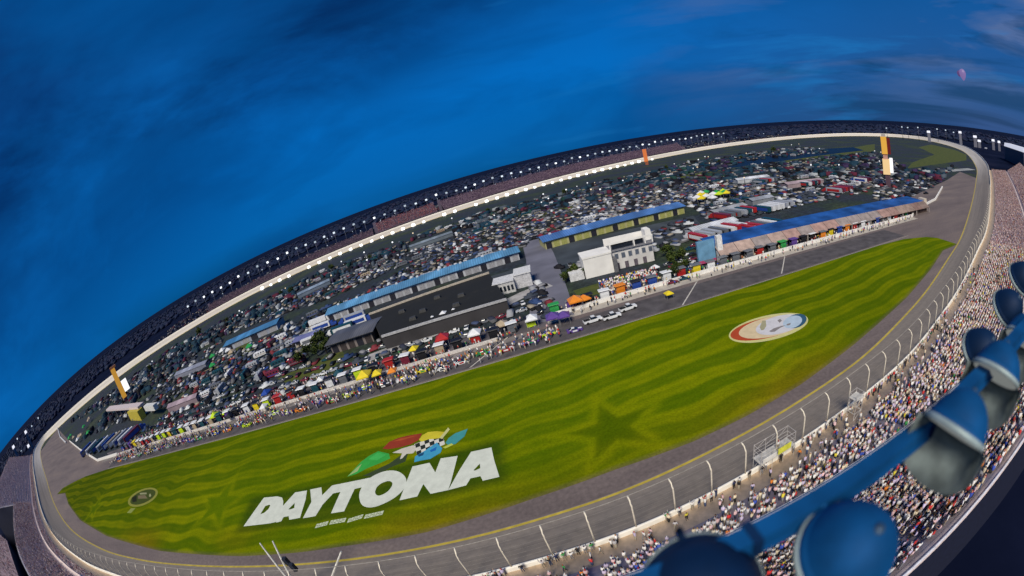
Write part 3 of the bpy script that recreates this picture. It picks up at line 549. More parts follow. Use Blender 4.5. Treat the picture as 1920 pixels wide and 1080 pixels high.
# ------------------------------------------------------------------ flag stand at the start line
fx = S0+31; p = off(np.array([fx]), np.array([-.6]), 0)[0]; zb = at_s(np.array([fx]))[0][0][2]; a = math.atan2(at_s(np.array([fx]))[1][0][1], at_s(np.array([fx]))[1][0][0])
fsd = empty('flag_stand', (p[0], p[1], zb), 'white scaffold flag stand with a yellow panel over the track wall', 'flag stand', None, a)
fm = flat((.50, .47, .45), .5); mb = MB()
for x in (-3.6, -1.2, 1.2, 3.6):
    for y in (-.8, 1.2): mb.tube([(x, y, 0), (x, y, 5.4)], .05, 5)
for z in (2.6, 3.4, 4.2, 5.3):
    for y in (-.8, 1.2): mb.tube([(-3.6, y, z), (3.6, y, z)], .035, 5)
    for x in (-3.6, 3.6): mb.tube([(x, -.8, z), (x, 1.2, z)], .035, 5)
for x in (-3.6, -1.2, 1.2): mb.tube([(x, 1.2, 0), (x+2.4, 1.2, 2.6)], .04, 4); mb.tube([(x, 1.2, 3.8), (x+2.4, 1.2, 5.3)], .03, 4)
mb.build('frame', fm, fsd); MB().box(-3.7, 3.7, -.9, 1.3, 2.45, 2.6).build('platform', flat((.45, .44, .42)), fsd)
MB().box(-.2, 2.6, -1.0, -.92, 2.65, 3.9).build('panel', flat((.72, .72, .08), .5), fsd); MB().box(-3.4, -.6, -1.0, -.92, 2.65, 3.6).build('panel', WHITE, fsd)
person((p[0]+.6*math.cos(a), p[1]+.6*math.sin(a), zb+2.6), a, 'point', 'white', 'on the scaffold flag stand over the wall', None)
# second smaller white frame further along
fx = S0+50; p = off(np.array([fx]), np.array([-2.2]), 0)[0]; zb = at_s(np.array([fx]))[0][0][2]; a = math.atan2(at_s(np.array([fx]))[1][0][1], at_s(np.array([fx]))[1][0][0])
g2 = empty('camera_platform', (p[0], p[1], zb), 'slim white scaffold camera platform among the crowd right of the flag stand', 'scaffold', None, a); mb = MB()
for x in (-1.1, 1.1):
    for y in (-.9, .9): mb.tube([(x, y, 0), (x, y, 5.6)], .06, 5)
for z in (1.6, 3.2, 4.6, 5.5):
    for y in (-.9, .9): mb.tube([(-1.1, y, z), (1.1, y, z)], .045, 5)
    for x in (-1.1, 1.1): mb.tube([(x, -.9, z), (x, .9, z)], .045, 5)
for y in (-.9, .9): mb.tube([(-1.1, y, 0), (1.1, y, 1.6)], .04, 4); mb.tube([(1.1, y, 1.6), (-1.1, y, 3.2)], .04, 4); mb.tube([(-1.1, y, 3.2), (1.1, y, 4.6)], .04, 4)
mb.build('frame', fm, g2); MB().box(-1.2, 1.2, -1, 1, 4.5, 4.6).build('platform', flat((.5, .49, .46)), g2)
# leaning twin poles by the wall, bottom of the picture
for (bp_, tips, lab) in (((548, 1098), [(487, 1018), (511, 1014)], 'pair of leaning white poles with dark loudspeakers over the track wall'), ((600, 1096), [(640, 1034)], 'single white pole leaning right beside the paired poles')):
    b0 = at(*bp_, 7.0); r_ = empty('leaning_pole', (b0.x, b0.y, 5.0), lab, 'pole'); mb = MB()
    for tp_ in tips: t_ = at(*tp_, 13.5)-Vector((b0.x, b0.y, 5.0)); mb.tube([(0, 0, 0), t_*.5, t_], [.28, .22, .16], 6)
    mb.build('pole', flat((.62, .60, .55), .5), r_)
    if len(tips) == 2:
        t_ = at(511, 1014, 13.5)-Vector((b0.x, b0.y, 5.0))
        for k, dx in enumerate((.5, 1.5)):
            q = t_*(.62-.12*k); MB().box(q.x+dx, q.x+dx+.9, q.y-.4, q.y+.4, q.z-1.0, q.z+.7).build('loudspeaker', flat((.02, .025, .04), .5), r_)

# ================================================================== the lighting rig beside the camera
BLUE = flat((.002, .062, .195), .7, .05, .35, 2.2, .15); DBLUE = flat((.002, .018, .062), .65, .1, .35, 2.0, .2)  # blue sky reflected on the grey metal is put into these base colours
rig = empty('lighting_rig', (2.0, 1.15, 53), 'steel floodlight beam with sky blue reflection in its colour and round lamp heads above the near seats', 'lighting rig')
mb = MB(); mb.box(-9, 9, -.064, .064, -.085, .05); mb.box(-9, 9, -.078, -.064, -.095, -.07); mb.box(-9, 9, .064, .078, -.095, -.07)
mb.build('beam', BLUE, rig)
mb = MB(); mb.tube([(-9, .098, -.045), (9, .098, -.045)], .018, 8); mb.build('conduit', DBLUE, rig)
LIP = flat((.34, .42, .42), .5, .2, .3, 3.0); VIS = flat((.17, .205, .20), .7, .0, .5, 3.5, .15)
def aim_matrix(loc, aim):
    z = -Vector(aim).normalized(); x = Vector((1, 0, 0)); y = z.cross(x).normalized(); x = y.cross(z)
    return Matrix.Translation(loc) @ Matrix((x, y, z)).transposed().to_4x4()
def floodlight(px, t, aim, mat, r=.33, visor=False, bolts=False):
    loc = Vector((0, 0, H))+Vector(rays([px])[0])*t; k = r/.33; rl = Vector(rig.location); AM = aim_matrix(loc, aim); Mx = Matrix.Translation(-rl) @ AM
    mb = MB(); mb.lathe([(.001, .350*k), (.06*k, .345*k), (.12*k, .322*k), (.18*k, .280*k), (.235*k, .222*k), (.277*k, .153*k), (.305*k, .08*k), (.308*k, .07*k), (.317*k, .066*k), (.325*k, .03*k), (.33*k, 0), (.33*k, -.03*k)], 44)
    d = mb.build('floodlight', mat, rig, True); d.matrix_local = Mx
    mb = MB(); mb.lathe([(.331*k, .012*k), (.343*k, .008*k), (.343*k, -.04*k), (.325*k, -.04*k)], 44); mb.build('rim', LIP, d, True)
    mb = MB(); mb.lathe([(.001, -.030*k), (.318*k, -.030*k)], 32); mb.build('lens', glow((.55, .58, .55), .30), d)
    if visor:
        iv = AM.to_3x3().inverted() @ (loc-Vector((0, 0, H))); a0 = math.atan2(iv.y, iv.x); n = 30; V = []; F = []        # hood on the side away from the camera rig
        for i in range(n+1):
            a = a0-1.75+3.5*i/n; ln = .50*math.sin(math.pi*i/n)**.55+.02
            for (rr, z) in ((.343, -.03), (.40, -.03-ln), (.392, -.03-ln), (.333, -.03)): V.append((rr*k*math.cos(a), rr*k*math.sin(a), z*k))
        for i in range(n):
            for j in range(4): F.append((4*i+j, 4*i+(j+1) % 4, 4*i+4+(j+1) % 4, 4*i+4+j))
        mb = MB().add(V, F); mb.build('visor', VIS, d, True)
    inv = (Matrix.Translation(rl) @ Mx).inverted(); e0 = inv @ Vector((loc.x, 1.15, 52.96)); dr = Vector((e0.x, e0.y, 0)).normalized()*.335*k; mb = MB()
    mb.tube([dr*.9+Vector((0, 0, .02)), dr*1.12+Vector((0, 0, .03)), (dr*1.12+e0)*.5+Vector((0, 0, .01)), e0], [.03, .026, .026, .03], 8); mb.build('bracket', mat, d, True)
    mb = MB(); mb.lathe([(.001, .372*k), (.03*k, .37*k), (.034*k, .335*k)], 12); mb.build('boss', flat((.05, .09, .15), .5, .3), d, True) if not bolts else None
    if bolts:
        mb = MB(); mb.lathe([(.001, .43*k), (.045*k, .42*k), (.05*k, .36*k)], 14); mb.build('cable_gland', DBLUE, d, True)
        for sg in (-1, 1): mb = MB(); mb.lathe([(.001, .40), (.013, .395), (.016, .365), (.016, .33)], 10, Matrix.Translation((sg*.045, .02, 0))); mb.build('bolt', flat((.75, .78, .80), .3, .3), d, True)
    return d
OPEN = (-.66, -.05, -.75)
floodlight((1316, 1112), 2.5, (0.05, .50, -.86), DBLUE, .36, False, True)
floodlight((1588, 1036), 2.6, (-.10, .35, -.93), BLUE, .33)
floodlight((1792, 806), 3.1, OPEN, BLUE, .27, True)
floodlight((1868, 700), 4.2, OPEN, BLUE, .28, True)
floodlight((1918, 634), 5.6, OPEN, BLUE, .28, True)
floodlight((1836, 658), 5.2, (.1, .6, -.8), DBLUE, .27)
floodlight((1888, 580), 6.6, (.1, .6, -.8), DBLUE, .30)
floodlight((1914, 524), 8.2, (.1, .6, -.8), DBLUE, .32)
for (x, y, z) in ((1.28, .0, .05), (2.25, .0, .05), (3.6, 0, .05)):
    mb = MB(); mb.lathe([(.001, .03), (.012, .027), (.016, 0)], 10, Matrix.Translation((x-2+1.2, y, z))); mb.build('bolt', flat((.75, .78, .80), .3, .3), rig, True)
for x in np.arange(-6, 7, 1.6):
    mb = MB(); mb.box(x-.03, x+.03, -.084, .084, -.10, .056); mb.build('clamp', DBLUE, rig)

# ================================================================== painted emblems on the grass
def px_poly(mb, pts, z, col):
    P = [at(x, y, 0) for x, y in pts]; bm = bmesh.new(); vs = [bm.verts.new((p.x, p.y, z)) for p in P]; es = [bm.edges.new((vs[i], vs[(i+1) % len(vs)])) for i in range(len(vs))]
    bmesh.ops.triangle_fill(bm, edges=es, use_beauty=True); bm.verts.index_update(); F = []
    for f in bm.faces:
        if f.normal.z < 0: f.normal_flip()
        F.append(tuple(v.index for v in f.verts))
    mb.add([v.co.copy() for v in bm.verts], F, col); bm.free()
def holed(mb, outer, hole, z, col):
    """outline with one hole: bridge the rings face by face"""
    bm = bmesh.new(); es = []
    for ring_ in (outer, hole):
        vs = [bm.verts.new((*at(x, y, 0)[:2], z)) for x, y in ring_]; es += [bm.edges.new((vs[i], vs[(i+1) % len(vs)])) for i in range(len(vs))]
    bmesh.ops.triangle_fill(bm, edges=es, use_beauty=True); bm.verts.index_update(); F = []
    for f in bm.faces:
        if f.normal.z < 0: f.normal_flip()
        F.append(tuple(v.index for v in f.verts))
    mb.add([v.co.copy() for v in bm.verts], F, col); bm.free()
def Z1(pts, ox, oy, s): return [(ox+x/s, oy+y/s) for x, y in pts]
LW = (.60, .63, .55); lt = empty('painted_lettering', tuple(at(700, 940, .05)), 'large white slanted letters DAYTONA painted on the grass', 'lettering')
zl = lambda k: .055+.003*k
def letter(name, k, outer, hole=None):
    mb = MB()
    (px_poly(mb, outer, zl(k), LW) if hole is None else holed(mb, outer, hole, zl(k), LW)); o = mb.build(name, VPAINT); under(o, lt)
a_ = lambda p: Z1(p, 360, 880, 4.364); b_ = lambda p: Z1(p, 640, 780, 4.908)
letter('letter_d', 0, a_([(422, 468), (590, 232), (700, 222), (738, 232), (748, 262), (745, 300), (722, 375), (696, 430), (640, 443), (540, 455)]), a_([(560, 368), (600, 302), (632, 290), (642, 296), (625, 328), (590, 358)]))
letter('letter_a', 1, a_([(690, 437), (745, 300), (845, 190), (942, 174), (930, 250), (885, 398), (797, 414), (792, 384), (750, 392), (732, 426)]), a_([(790, 328), (842, 276), (838, 318), (802, 330)]))
letter('letter_y', 2, a_([(968, 166), (1060, 148), (1066, 214), (1146, 134), (1234, 116), (1070, 290), (1012, 384), (908, 402), (978, 268)]))
letter('letter_t', 3, a_([(1160, 130), (1456, 70), (1392, 148), (1332, 162), (1246, 345), (1138, 362), (1216, 186), (1120, 206)]))
th = np.linspace(0, 2*math.pi, 41)[:-1]
oc = [(165, 735), (185, 665), (240, 590), (330, 535), (420, 506), (510, 508), (575, 545), (600, 600), (578, 670), (510, 740), (420, 795), (320, 835), (240, 842), (185, 812)]
ocs = catmull([(x, y, 0) for x, y in oc], 4)[:, :2]; och = catmull([(x, y, 0) for x, y in [(312, 705), (330, 655), (378, 617), (440, 600), (472, 622), (450, 672), (400, 715), (340, 735)]], 4)[:, :2]
letter('letter_o', 4, b_(ocs), b_(och))
letter('letter_n', 5, b_([(536, 778), (656, 466), (812, 432), (866, 520), (916, 392), (1072, 368), (1012, 600), (985, 684), (822, 718), (756, 628), (700, 742)]))
letter('letter_a', 6, b_([(985, 684), (1085, 505), (1195, 332), (1382, 290), (1408, 410), (1456, 562), (1302, 598), (1282, 556), (1190, 576), (1150, 640)]), b_([(1218, 500), (1276, 440), (1280, 482), (1230, 505)]))
# small line of lettering beneath, four words of short slanted strokes
sl2 = empty('painted_lettering', tuple(at(655, 975, .05)), 'thin line of four small pale painted words beneath the big letters', 'lettering'); c_ = lambda p: Z1(p, 560, 940, 10.667)
for (x0, y0, x1, y1, n) in ((345, 500, 585, 437, 4), (630, 428, 940, 372, 5), (985, 392, 1282, 300, 5), (1322, 312, 1690, 228, 6)):
    sb = MB(); xa, xb, ya, yb = x0, x1, y0, y1; px_poly(sb, c_([(xa-18, ya+42), (xb-18, yb+42), (xb+20, yb-42), (xa+20, ya-42)]), .06, (.50, .55, .40))
    for k in range(n):
        for (u0, u1, v0, v1) in (((k+.86)/n, (k+1.0)/n, -42, 42), ((k+.25)/n, (k+.62)/n, -14+(k % 2)*20, 4+(k % 2)*20)):
            if u1 >= .999: continue
            f_ = lambda u, v: (x0+(x1-x0)*u-v*.45, y0+(y1-y0)*u+v); px_poly(sb, c_([f_(u0, v1), f_(u1, v1), f_(u1, v0), f_(u0, v0)]), .064, (.09, .13, .02))
    under(sb.build('word', VPAINT), sl2)
fl = empty('painted_flags', tuple(at(760, 840, .05)), 'bundle of racing flags in green, red, yellow and blue painted above the big white letters', 'painting')
def flag(name, pts, z, col, extra=()):
    mb = MB(); px_poly(mb, b_(pts), z, col)
    for (q, c2) in extra: z += .004; px_poly(mb, b_(q), z, c2)
    under(mb.build(name, VPAINT), fl)
flag('flag_shadow', [(200, 552), (440, 440), (560, 355), (620, 330), (590, 420), (450, 475), (300, 560)], .052, (.035, .055, .02))
flag('green_flag', [(55, 560), (120, 490), (180, 425), (260, 365), (340, 325), (440, 348), (450, 392), (345, 440), (240, 482), (140, 535)], .056, (.035, .33, .05), [([(60, 556), (140, 478), (190, 440), (150, 510)], (.30, .42, .16)), ([(250, 400), (330, 340), (420, 355), (330, 410)], (.05, .40, .08))])
flag('red_flag', [(380, 302), (440, 240), (520, 205), (610, 182), (745, 160), (715, 222), (640, 262), (540, 290), (430, 308)], .060, (.26, .035, .015), [([(455, 240), (560, 205), (700, 180), (560, 225)], (.36, .07, .02))])
flag('white_flag', [(470, 340), (560, 300), (665, 270), (700, 300), (660, 345), (600, 350), (560, 392), (540, 400), (560, 345)], .064, (.55, .52, .44))
chk = []
for i in range(6):
    for j in range(3):
        if (i+j) % 2: continue
        x0, y0 = 680+i*42+j*6, 262-i*17+j*34; chk.append(([(x0, y0), (x0+42, y0-17), (x0+48, y0+17), (x0+6, y0+34)], (.02, .025, .02)))
flag('checkered_flag', [(672, 262), (930, 158), (955, 262), (700, 368)], .068, (.62, .60, .52), chk)
flag('yellow_flag', [(715, 222), (745, 180), (800, 150), (880, 142), (950, 150), (935, 190), (900, 208), (800, 218), (740, 240)], .098, (.55, .47, .03))
flag('blue_flag', [(672, 428), (680, 375), (770, 322), (880, 246), (905, 275), (930, 300), (915, 340), (820, 398), (740, 412)], .104, (.05, .30, .48), [([(705, 360), (765, 335), (755, 365), (715, 378)], (.01, .06, .14)), ([(815, 320), (880, 285), (870, 320), (825, 335)], (.01, .12, .40))])
flag('teal_flag', [(960, 250), (990, 205), (1050, 162), (1165, 120), (1135, 190), (1050, 262), (985, 270)], .110, (.05, .27, .28))
flag('flag_staff', [(905, 205), (985, 108), (1000, 128), (950, 188), (930, 215)], .118, (.50, .50, .22)); flag('flag_tip', [(935, 292), (1015, 255), (1035, 268), (960, 302)], .120, (.45, .50, .08))
def oval(mb, cx, cy, ax, ay, rot, z, col, x0=-1, x1=1, n=48):
    P = [(cx+ax*math.cos(t)*math.cos(rot)-ay*math.sin(t)*math.sin(rot), cy+ax*math.cos(t)*math.sin(rot)+ay*math.sin(t)*math.cos(rot)) for t in np.linspace(0, 2*math.pi, n, endpoint=False)]
    px_poly(mb, P, z, col)
em = empty('painted_emblem', tuple(at(1441, 614, .05)), 'big oval emblem with red, cream, white and blue swooshes painted on the grass', 'painting')
rz_ = R(-12.3)
def part_oval(name, *a): mb = MB(); oval(mb, *a); under(mb.build(name, VPAINT), em)
part_oval('outer_ring', 1441, 615, 76, 23.5, rz_, .056, (.55, .52, .22)); part_oval('red_field', 1436, 615.5, 68, 19, rz_, .062, (.40, .06, .02)); part_oval('cream_field', 1446, 613, 62, 18.5, rz_, .068, (.60, .48, .30)); part_oval('white_field', 1462, 609, 46, 16.5, rz_-.03, .074, (.56, .55, .58)); part_oval('blue_field', 1492, 602.5, 21, 12.5, rz_-.1, .080, (.03, .09, .16)); part_oval('pale_blue_field', 1486, 604, 18.5, 11, rz_-.1, .086, (.40, .50, .60))
d_ = lambda p: Z1(p, 1340, 560, 9.6); mb = MB()
for k, q in enumerate(([(980, 590), (1060, 540), (1200, 495), (1290, 480), (1180, 530), (1080, 600), (1010, 606)], [(810, 520), (860, 400), (920, 400), (930, 500), (880, 570), (840, 575)], [(1130, 395), (1180, 370), (1210, 400), (1170, 440)], [(1290, 465), (1370, 440), (1360, 480), (1300, 490)])): px_poly(mb, d_(q), .092+.003*k, (.22, .20, .20) if k != 1 else (.34, .32, .20))
under(mb.build('emblem_mark', VPAINT), em)
em = empty('painted_emblem', tuple(at(268, 932, .05)), 'small yellow ring emblem with dark centre painted at the left end of the grass', 'painting')
rz_ = R(-24); part_oval('outer_ring', 268, 932.5, 30, 14.5, rz_, .056, (.22, .22, .035)); part_oval('dark_field', 268, 932.2, 25.5, 11, rz_, .062, (.045, .062, .006))
e_ = lambda p: Z1(p, 220, 890, 15.43); mb = MB(); px_poly(mb, e_([(650, 530), (850, 520), (850, 570), (660, 580)]), .070, (.26, .26, .14)); px_poly(mb, e_([(600, 610), (800, 590), (880, 690), (600, 700)]), .070, (.16, .13, .07)); px_poly(mb, e_([(915, 600), (950, 545), (985, 600), (960, 645), (925, 645)]), .072, (.30, .30, .15)); px_poly(mb, e_([(430, 660), (560, 600), (560, 780), (440, 800)]), .070, (.012, .014, .001)); under(mb.build('emblem_mark', VPAINT), em)
mb = MB(); px_poly(mb, [(238, 962), (246, 953), (254, 953), (246, 962)], .056, (.22, .26, .06)); tag(mb.build('painted_patch', VPAINT), 'tiny pale painted patch below the small yellow ring emblem', 'painting')
# ================================================================== infield buildings
HALLS0 = []
def frame_of(pA, pB, z=0):
    a, b_ = at(*pA, z), at(*pB, z); d = (b_-a); L_ = d.length; return a, L_, math.atan2(d.y, d.x)
GLASS = flat((.012, .018, .03), .15, 0, .2, 1.0, .6)
def shed(name, label, cat, pA, pB, depth, h, roofc, wallc, rise=1.6, doors=0, doorc=(.30, .30, .32), vents=0, ov=1.2, windows=0, group=None, fz=None):
    a, L_, rz = frame_of(pA, pB); t = empty(name, tuple(a), label, cat, group, rz)
    MB().box(0, L_, 0, depth, 0, h).build('wall', flat(wallc, .8, 0, .2, .15), t)
    mb = MB(); x0, x1, y0, y1 = -ov, L_+ov, -ov, depth+ov; ym = depth/2
    V = [(x0, y0, h+.05), (x1, y0, h+.05), (x1, ym, h+rise), (x0, ym, h+rise), (x1, y1, h+.05), (x0, y1, h+.05)]; V2 = [(x, y, z+.25) for x, y, z in V]
    mb.add(V+V2, [(6, 7, 8, 9), (9, 8, 10, 11), (0, 1, 7, 6), (4, 5, 11, 10), (1, 2, 8, 7), (2, 4, 10, 8), (3, 0, 6, 9), (5, 3, 9, 11), (0, 3, 2, 1), (3, 5, 4, 2)])
    rm, nt_, b = newmat('ribbed_roof'); n = node(nt_, 'ShaderNodeTexNoise', Scale=.12, Detail=6.0); nt_.links.new(coords(nt_, (1, .4, 1)), n.inputs[0]); wv = node(nt_, 'ShaderNodeTexWave', Scale=.22, Distortion=.4); nt_.links.new(coords(nt_), wv.inputs[0])
    nt_.links.new(mixc(nt_, ramp(nt_, n.outputs['Fac'], [(.3, tuple(c*.65 for c in roofc)), (.55, roofc), (.75, tuple(min(1, c*1.5) for c in roofc))]), ramp(nt_, wv.outputs['Fac'], [(0, (.78,)*3), (1, (1.1,)*3)]), 1.0, 'MULTIPLY'), b.inputs['Base Color']); b.inputs['Roughness'].default_value = .5
    ro = mb.build('roof', rm, t)
    for k in range(vents): x = L_*(k+.5)/vents; MB().box(x-.9, x+.9, ym-.9, ym+.9, h+rise-.2, h+rise+.9, tx=.2, ty=.2).build('roof_vent', flat((.5, .52, .55)), ro)
    for k in range(doors): x = L_*(k+.5)/doors; wd = L_/doors*.36; MB().box(x-wd, x+wd, -.08, .04, .05, h*.78).build('door', flat(doorc if k % 3 else (.02, .02, .03)), t)
    for k in range(windows): x = L_*(k+.5)/windows; wd = L_/windows*.38; f = MB().box(x-wd, x+wd, -.06, .03, h*.45, h*.85).build('window', flat((.6, .6, .6)), t); MB().box(x-wd+.15, x+wd-.15, -.09, -.055, h*.45+.15, h*.85-.15).build('pane', GLASS, f)
    return t, L_
shed('garage_building', 'long low garage with a pale sky blue roof left of the middle', 'garage', (618, 604), (975, 487), 17, 4.6, (.10, .27, .47), (.42, .43, .46), 1.8, 26, vents=9)
shed('garage_building', 'long low garage with a deep blue roof and yellowish doors behind the white building', 'garage', (1024, 468), (1284, 400), 18, 4.8, (.07, .17, .42), (.40, .38, .18), 1.9, 20, (.32, .32, .10), vents=8)
shed('garage_building', 'short blue roofed shed among the parked trailers at the left', 'garage', (425, 660), (522, 618), 16, 4.6, (.06, .20, .40), (.30, .33, .40), 1.6, 6)
shed('canopy_building', 'grey roofed open building with a pale front edge left of the dark roof', 'building', (625, 664), (702, 640), 15, 5.0, (.10, .10, .11), (.20, .17, .16), .6, 5, (.05, .04, .04), ov=2.0)
shed('storage_shed', 'small lilac and white shed beside the infield lawn on the left', 'shed', (556, 652), (596, 640), 8, 3.4, (.16, .17, .36), (.40, .40, .45), 1.0, 3)
# long tan suites along the right half of pit road, blue awning behind
a, L_, rz = frame_of((1350, 492), (1738, 397)); t = empty('pit_suites', tuple(a), 'long tan roofed building with a blue rear roof along the right of pit road', 'building', None, rz)
MB().box(0, L_, 0, 9, 0, 4.0).build('wall', flat((.10, .07, .06), .8, 0, .5, .2), t)
rmb = MB(); 
for k in range(18):
    x0, x1 = L_*k/18-.4*(k == 0), L_*(k+1)/18-.25; c = random.choice(((.40, .30, .25), (.36, .28, .24), (.44, .33, .27), (.30, .26, .24), (.38, .25, .21)))
    f = 1-.45*sstep(.55, 1, k/17); mb = MB(); mb.add([(x0, -2.2, 3.4), (x1, -2.2, 3.4), (x1, 2.4, 6.4), (x0, 2.4, 6.4), (x0, -2.2, 3.1), (x1, -2.2, 3.1), (x1, 2.4, 6.1), (x0, 2.4, 6.1)], [(0, 1, 2, 3), (4, 5, 1, 0), (5, 6, 2, 1), (6, 7, 3, 2), (7, 4, 0, 3), (7, 6, 5, 4)]); mb.build('roof_panel', flat(tuple(v*f*(.9, .88, .92)[i_] for i_, v in enumerate(c)), .75, 0, .25, .4), t)
mb = MB(); mb.add([(0, 2.5, 6.3), (L_, 2.5, 6.3), (L_, 17, 6.9), (0, 17, 6.9), (0, 2.5, 5.9), (L_, 2.5, 5.9), (L_, 17, 6.5), (0, 17, 6.5)], [(0, 1, 2, 3), (4, 5, 1, 0), (5, 6, 2, 1), (6, 7, 3, 2), (7, 4, 0, 3), (7, 6, 5, 4)]); mb.build('rear_roof', flat((.014, .075, .27), .6, 0, .5, .12), t)
for k in range(11): x = L_*k/10; MB().box(x-.2, x+.2, -2.0, -1.6, 0, 3.3).build('column', flat((.4, .36, .33)), t)
MB().box(L_-.2, L_+3.5, 2, 7.5, 0, 7.6, tx=.3, ty=.3).build('end_block', flat((.60, .52, .42)), t)
# sign tower at its left end
a = at(1327, 496); t = empty('sign_tower', tuple(a), 'pale blue display tower with a white pillar at the end of the tan building', 'tower', None, rz)
MB().box(-4, 4, -.4, .8, 2.2, 10.2).build('display', flat((.14, .30, .46), .4, 0, .25, .3), t); MB().box(-4, 4, -.45, -.38, .9, 2.2).build('banner', flat((.42, .06, .16)), t)
for x in (-3, 3): MB().box(x-.25, x+.25, 0, .5, 0, 2.3).build('leg', flat((.3, .3, .32)), t)
MB().box(5.0, 7.4, -1.0, .8, 0, 11.2).build('pillar', flat((.74, .73, .72)), t)
# white media building beside victory lane
a, L_, rz = frame_of((1108, 524), (1238, 492)); t = empty('white_building', tuple(a), 'bright white two storey building with dark window bands behind the pit wall', 'building', None, rz)
WB = flat((.80, .78, .74), .7, 0, .08, .2); k = L_/30
MB().box(-1.5*k, 10.5*k, 2, 13, 0, 8.6).build('wall', WB, t); MB().box(-1.7*k, 10.7*k, 1.8, 13.2, 8.6, 9.3).build('parapet', WB, t)
w2 = MB().box(10.5*k+.02, 29*k, 4.5, 16, 0, 8.4).build('wall', flat((.62, .60, .58), .7, 0, .12, .2), t)
MB().box(10.3*k, 29.6*k, 3.8, 16.5, 8.4, 9.0).build('roof', flat((.20, .20, .22)), t); MB().box(10.3*k, 29.4*k, 14.5, 15.2, 9.0, 12.2).build('roof_wall', WB, t)
mb = MB().box(10.3*k, 29.6*k, 3.7, 4.2, 11.6, 12.4); mb.build('fascia', WB, t)
for (x0, x1) in ((11.5, 20.8), (21.6, 25.4)): f = MB().box(x0*k, x1*k, 4.4, 4.48, 9.2, 11.5).build('window', flat((.10, .10, .11)), t); MB().box(x0*k+.2, x1*k-.2, 4.33, 4.39, 9.4, 11.4).build('pane', GLASS, f)
for x in (10.6, 21.0, 25.8, 29.0): MB().box(x*k, x*k+.5, 3.75, 4.35, 8.9, 11.6).build('column', WB, t)
for x in range(12, 29, 3): f = MB().box(x*k, (x+1.9)*k, 4.40, 4.47, 4.6, 7.2).build('window', flat((.5, .5, .5)), t); MB().box(x*k+.2, (x+1.9)*k-.2, 4.34, 4.395, 4.8, 7.0).build('pane', flat((.10, .12, .16), .3), f)
for x in (12, 16, 20, 24): MB().box(x*k, (x+1.6)*k, 4.36, 4.46, .05, 2.9).build('door', flat((.12, .10, .12)), t)
MB().box(27.5*k, 30.5*k, 8, 14, 9.0, 13.8, tx=.3, ty=.3).build('stair_tower', WB, t)
MB().box(10.6*k, 12.2*k, 1.0, 4.3, 0, 6.2).build('buttress', flat((.14, .14, .15)), t)
MB().box(-8*k, -2*k, 3, 9, 0, 3.4).build('annex', flat((.62, .62, .62)), t)
# terrace of dark spectators' seats in front of it
t = empty('terrace_stand', tuple(at(1180, 545)), 'small grey terrace stand filled with people before the white building', 'stand', None, rz)
mb = MB()
for k in range(7): mb.box(-10, 13, k*.95, (k+1)*.95, 0, .5+.42*k)
mb.build('steps', flat((.18, .17, .22), .8, 0, .4, 1.0), t)
# broad dark roof, and the white block to its right
P4 = [at(x, y, 5.5) for x, y in ((716, 632), (950, 562), (917, 512), (692, 590))]; c = sum(P4, Vector())/4; c.z = 0
t = empty('dark_roof_hall', tuple(c), 'broad flat black roofed hall with a pale rear edge in the middle of the infield', 'building')
mb = MB(); bot = [Vector((p.x, p.y, 0))-c for p in P4]; top = [Vector((p.x, p.y, 5.3))-c for p in P4]; mb.add(bot+top, [(0, 1, 5, 4), (1, 2, 6, 5), (2, 3, 7, 6), (3, 0, 4, 7)]); mb.build('wall', flat((.045, .042, .045), .8, 0, .3, .1), t)
m, nt2, b = newmat('tar_roof'); n = node(nt2, 'ShaderNodeTexNoise', Scale=.09, Detail=8.0, Roughness=.75); nt2.links.new(coords(nt2, (1, 1.8, 1)), n.inputs[0]); nt2.links.new(ramp(nt2, n.outputs['Fac'], [(.35, (.003, .0035, .004)), (.58, (.006, .0065, .006)), (.70, (.016, .015, .012)), (.82, (.04, .036, .03))]), b.inputs['Base Color']); b.inputs['Roughness'].default_value = .9
MB().add([p+Vector((0, 0, .03)) for p in top], [(0, 1, 2, 3)]).build('roof', m, t)
for i, col_ in ((2, (.48, .42, .34)), (0, (.40, .40, .41))):
    a_1, b_1 = top[i], top[(i+1) % 4]; mb = MB(); wall_run(mb, [a_1, b_1], .9, .8); mb.build('parapet', flat(col_), t)
for (u_, v_) in ((.25, .62), (.55, .7), (.4, .4), (.72, .5), (.3, .25), (.65, .25)):
    q = top[0]*(1-u_)*(1-v_)+top[1]*u_*(1-v_)+top[2]*u_*v_+top[3]*(1-u_)*v_; MB().box(q.x-1.6, q.x+1.6, q.y-1.2, q.y+1.2, 5.34, 6.5, tx=.2, ty=.2).build('roof_unit', flat((.05, .05, .05)), t)
a, L_, rz2 = frame_of((930, 556), (1000, 538)); t = empty('white_block', tuple(a), 'low white roofed block between the black roof and the infield road', 'building', None, rz2)
MB().box(0, L_*.55, 0, 10, 0, 5.2).build('wall', flat((.5, .5, .5)), t); MB().box(L_*.55+.02, L_, 3, 14, 0, 6.2).build('wall', flat((.5, .5, .52)), t); MB().box(-.4, L_*.55, -.4, 10.4, 5.2, 5.6).build('roof', flat((.60, .60, .61)), t); MB().box(L_*.55+.02, L_+.4, 2.6, 14.4, 6.2, 6.6).build('roof', flat((.62, .62, .62)), t)
for k in range(5): MB().box(L_*(.05+.1*k), L_*(.11+.1*k), -.07, .03, 1.2, 3.6).build('window', GLASS, t)
# tents row on the near side of the black roof
for k, (x, y) in enumerate(((812, 598), (828, 592), (845, 588))): pass
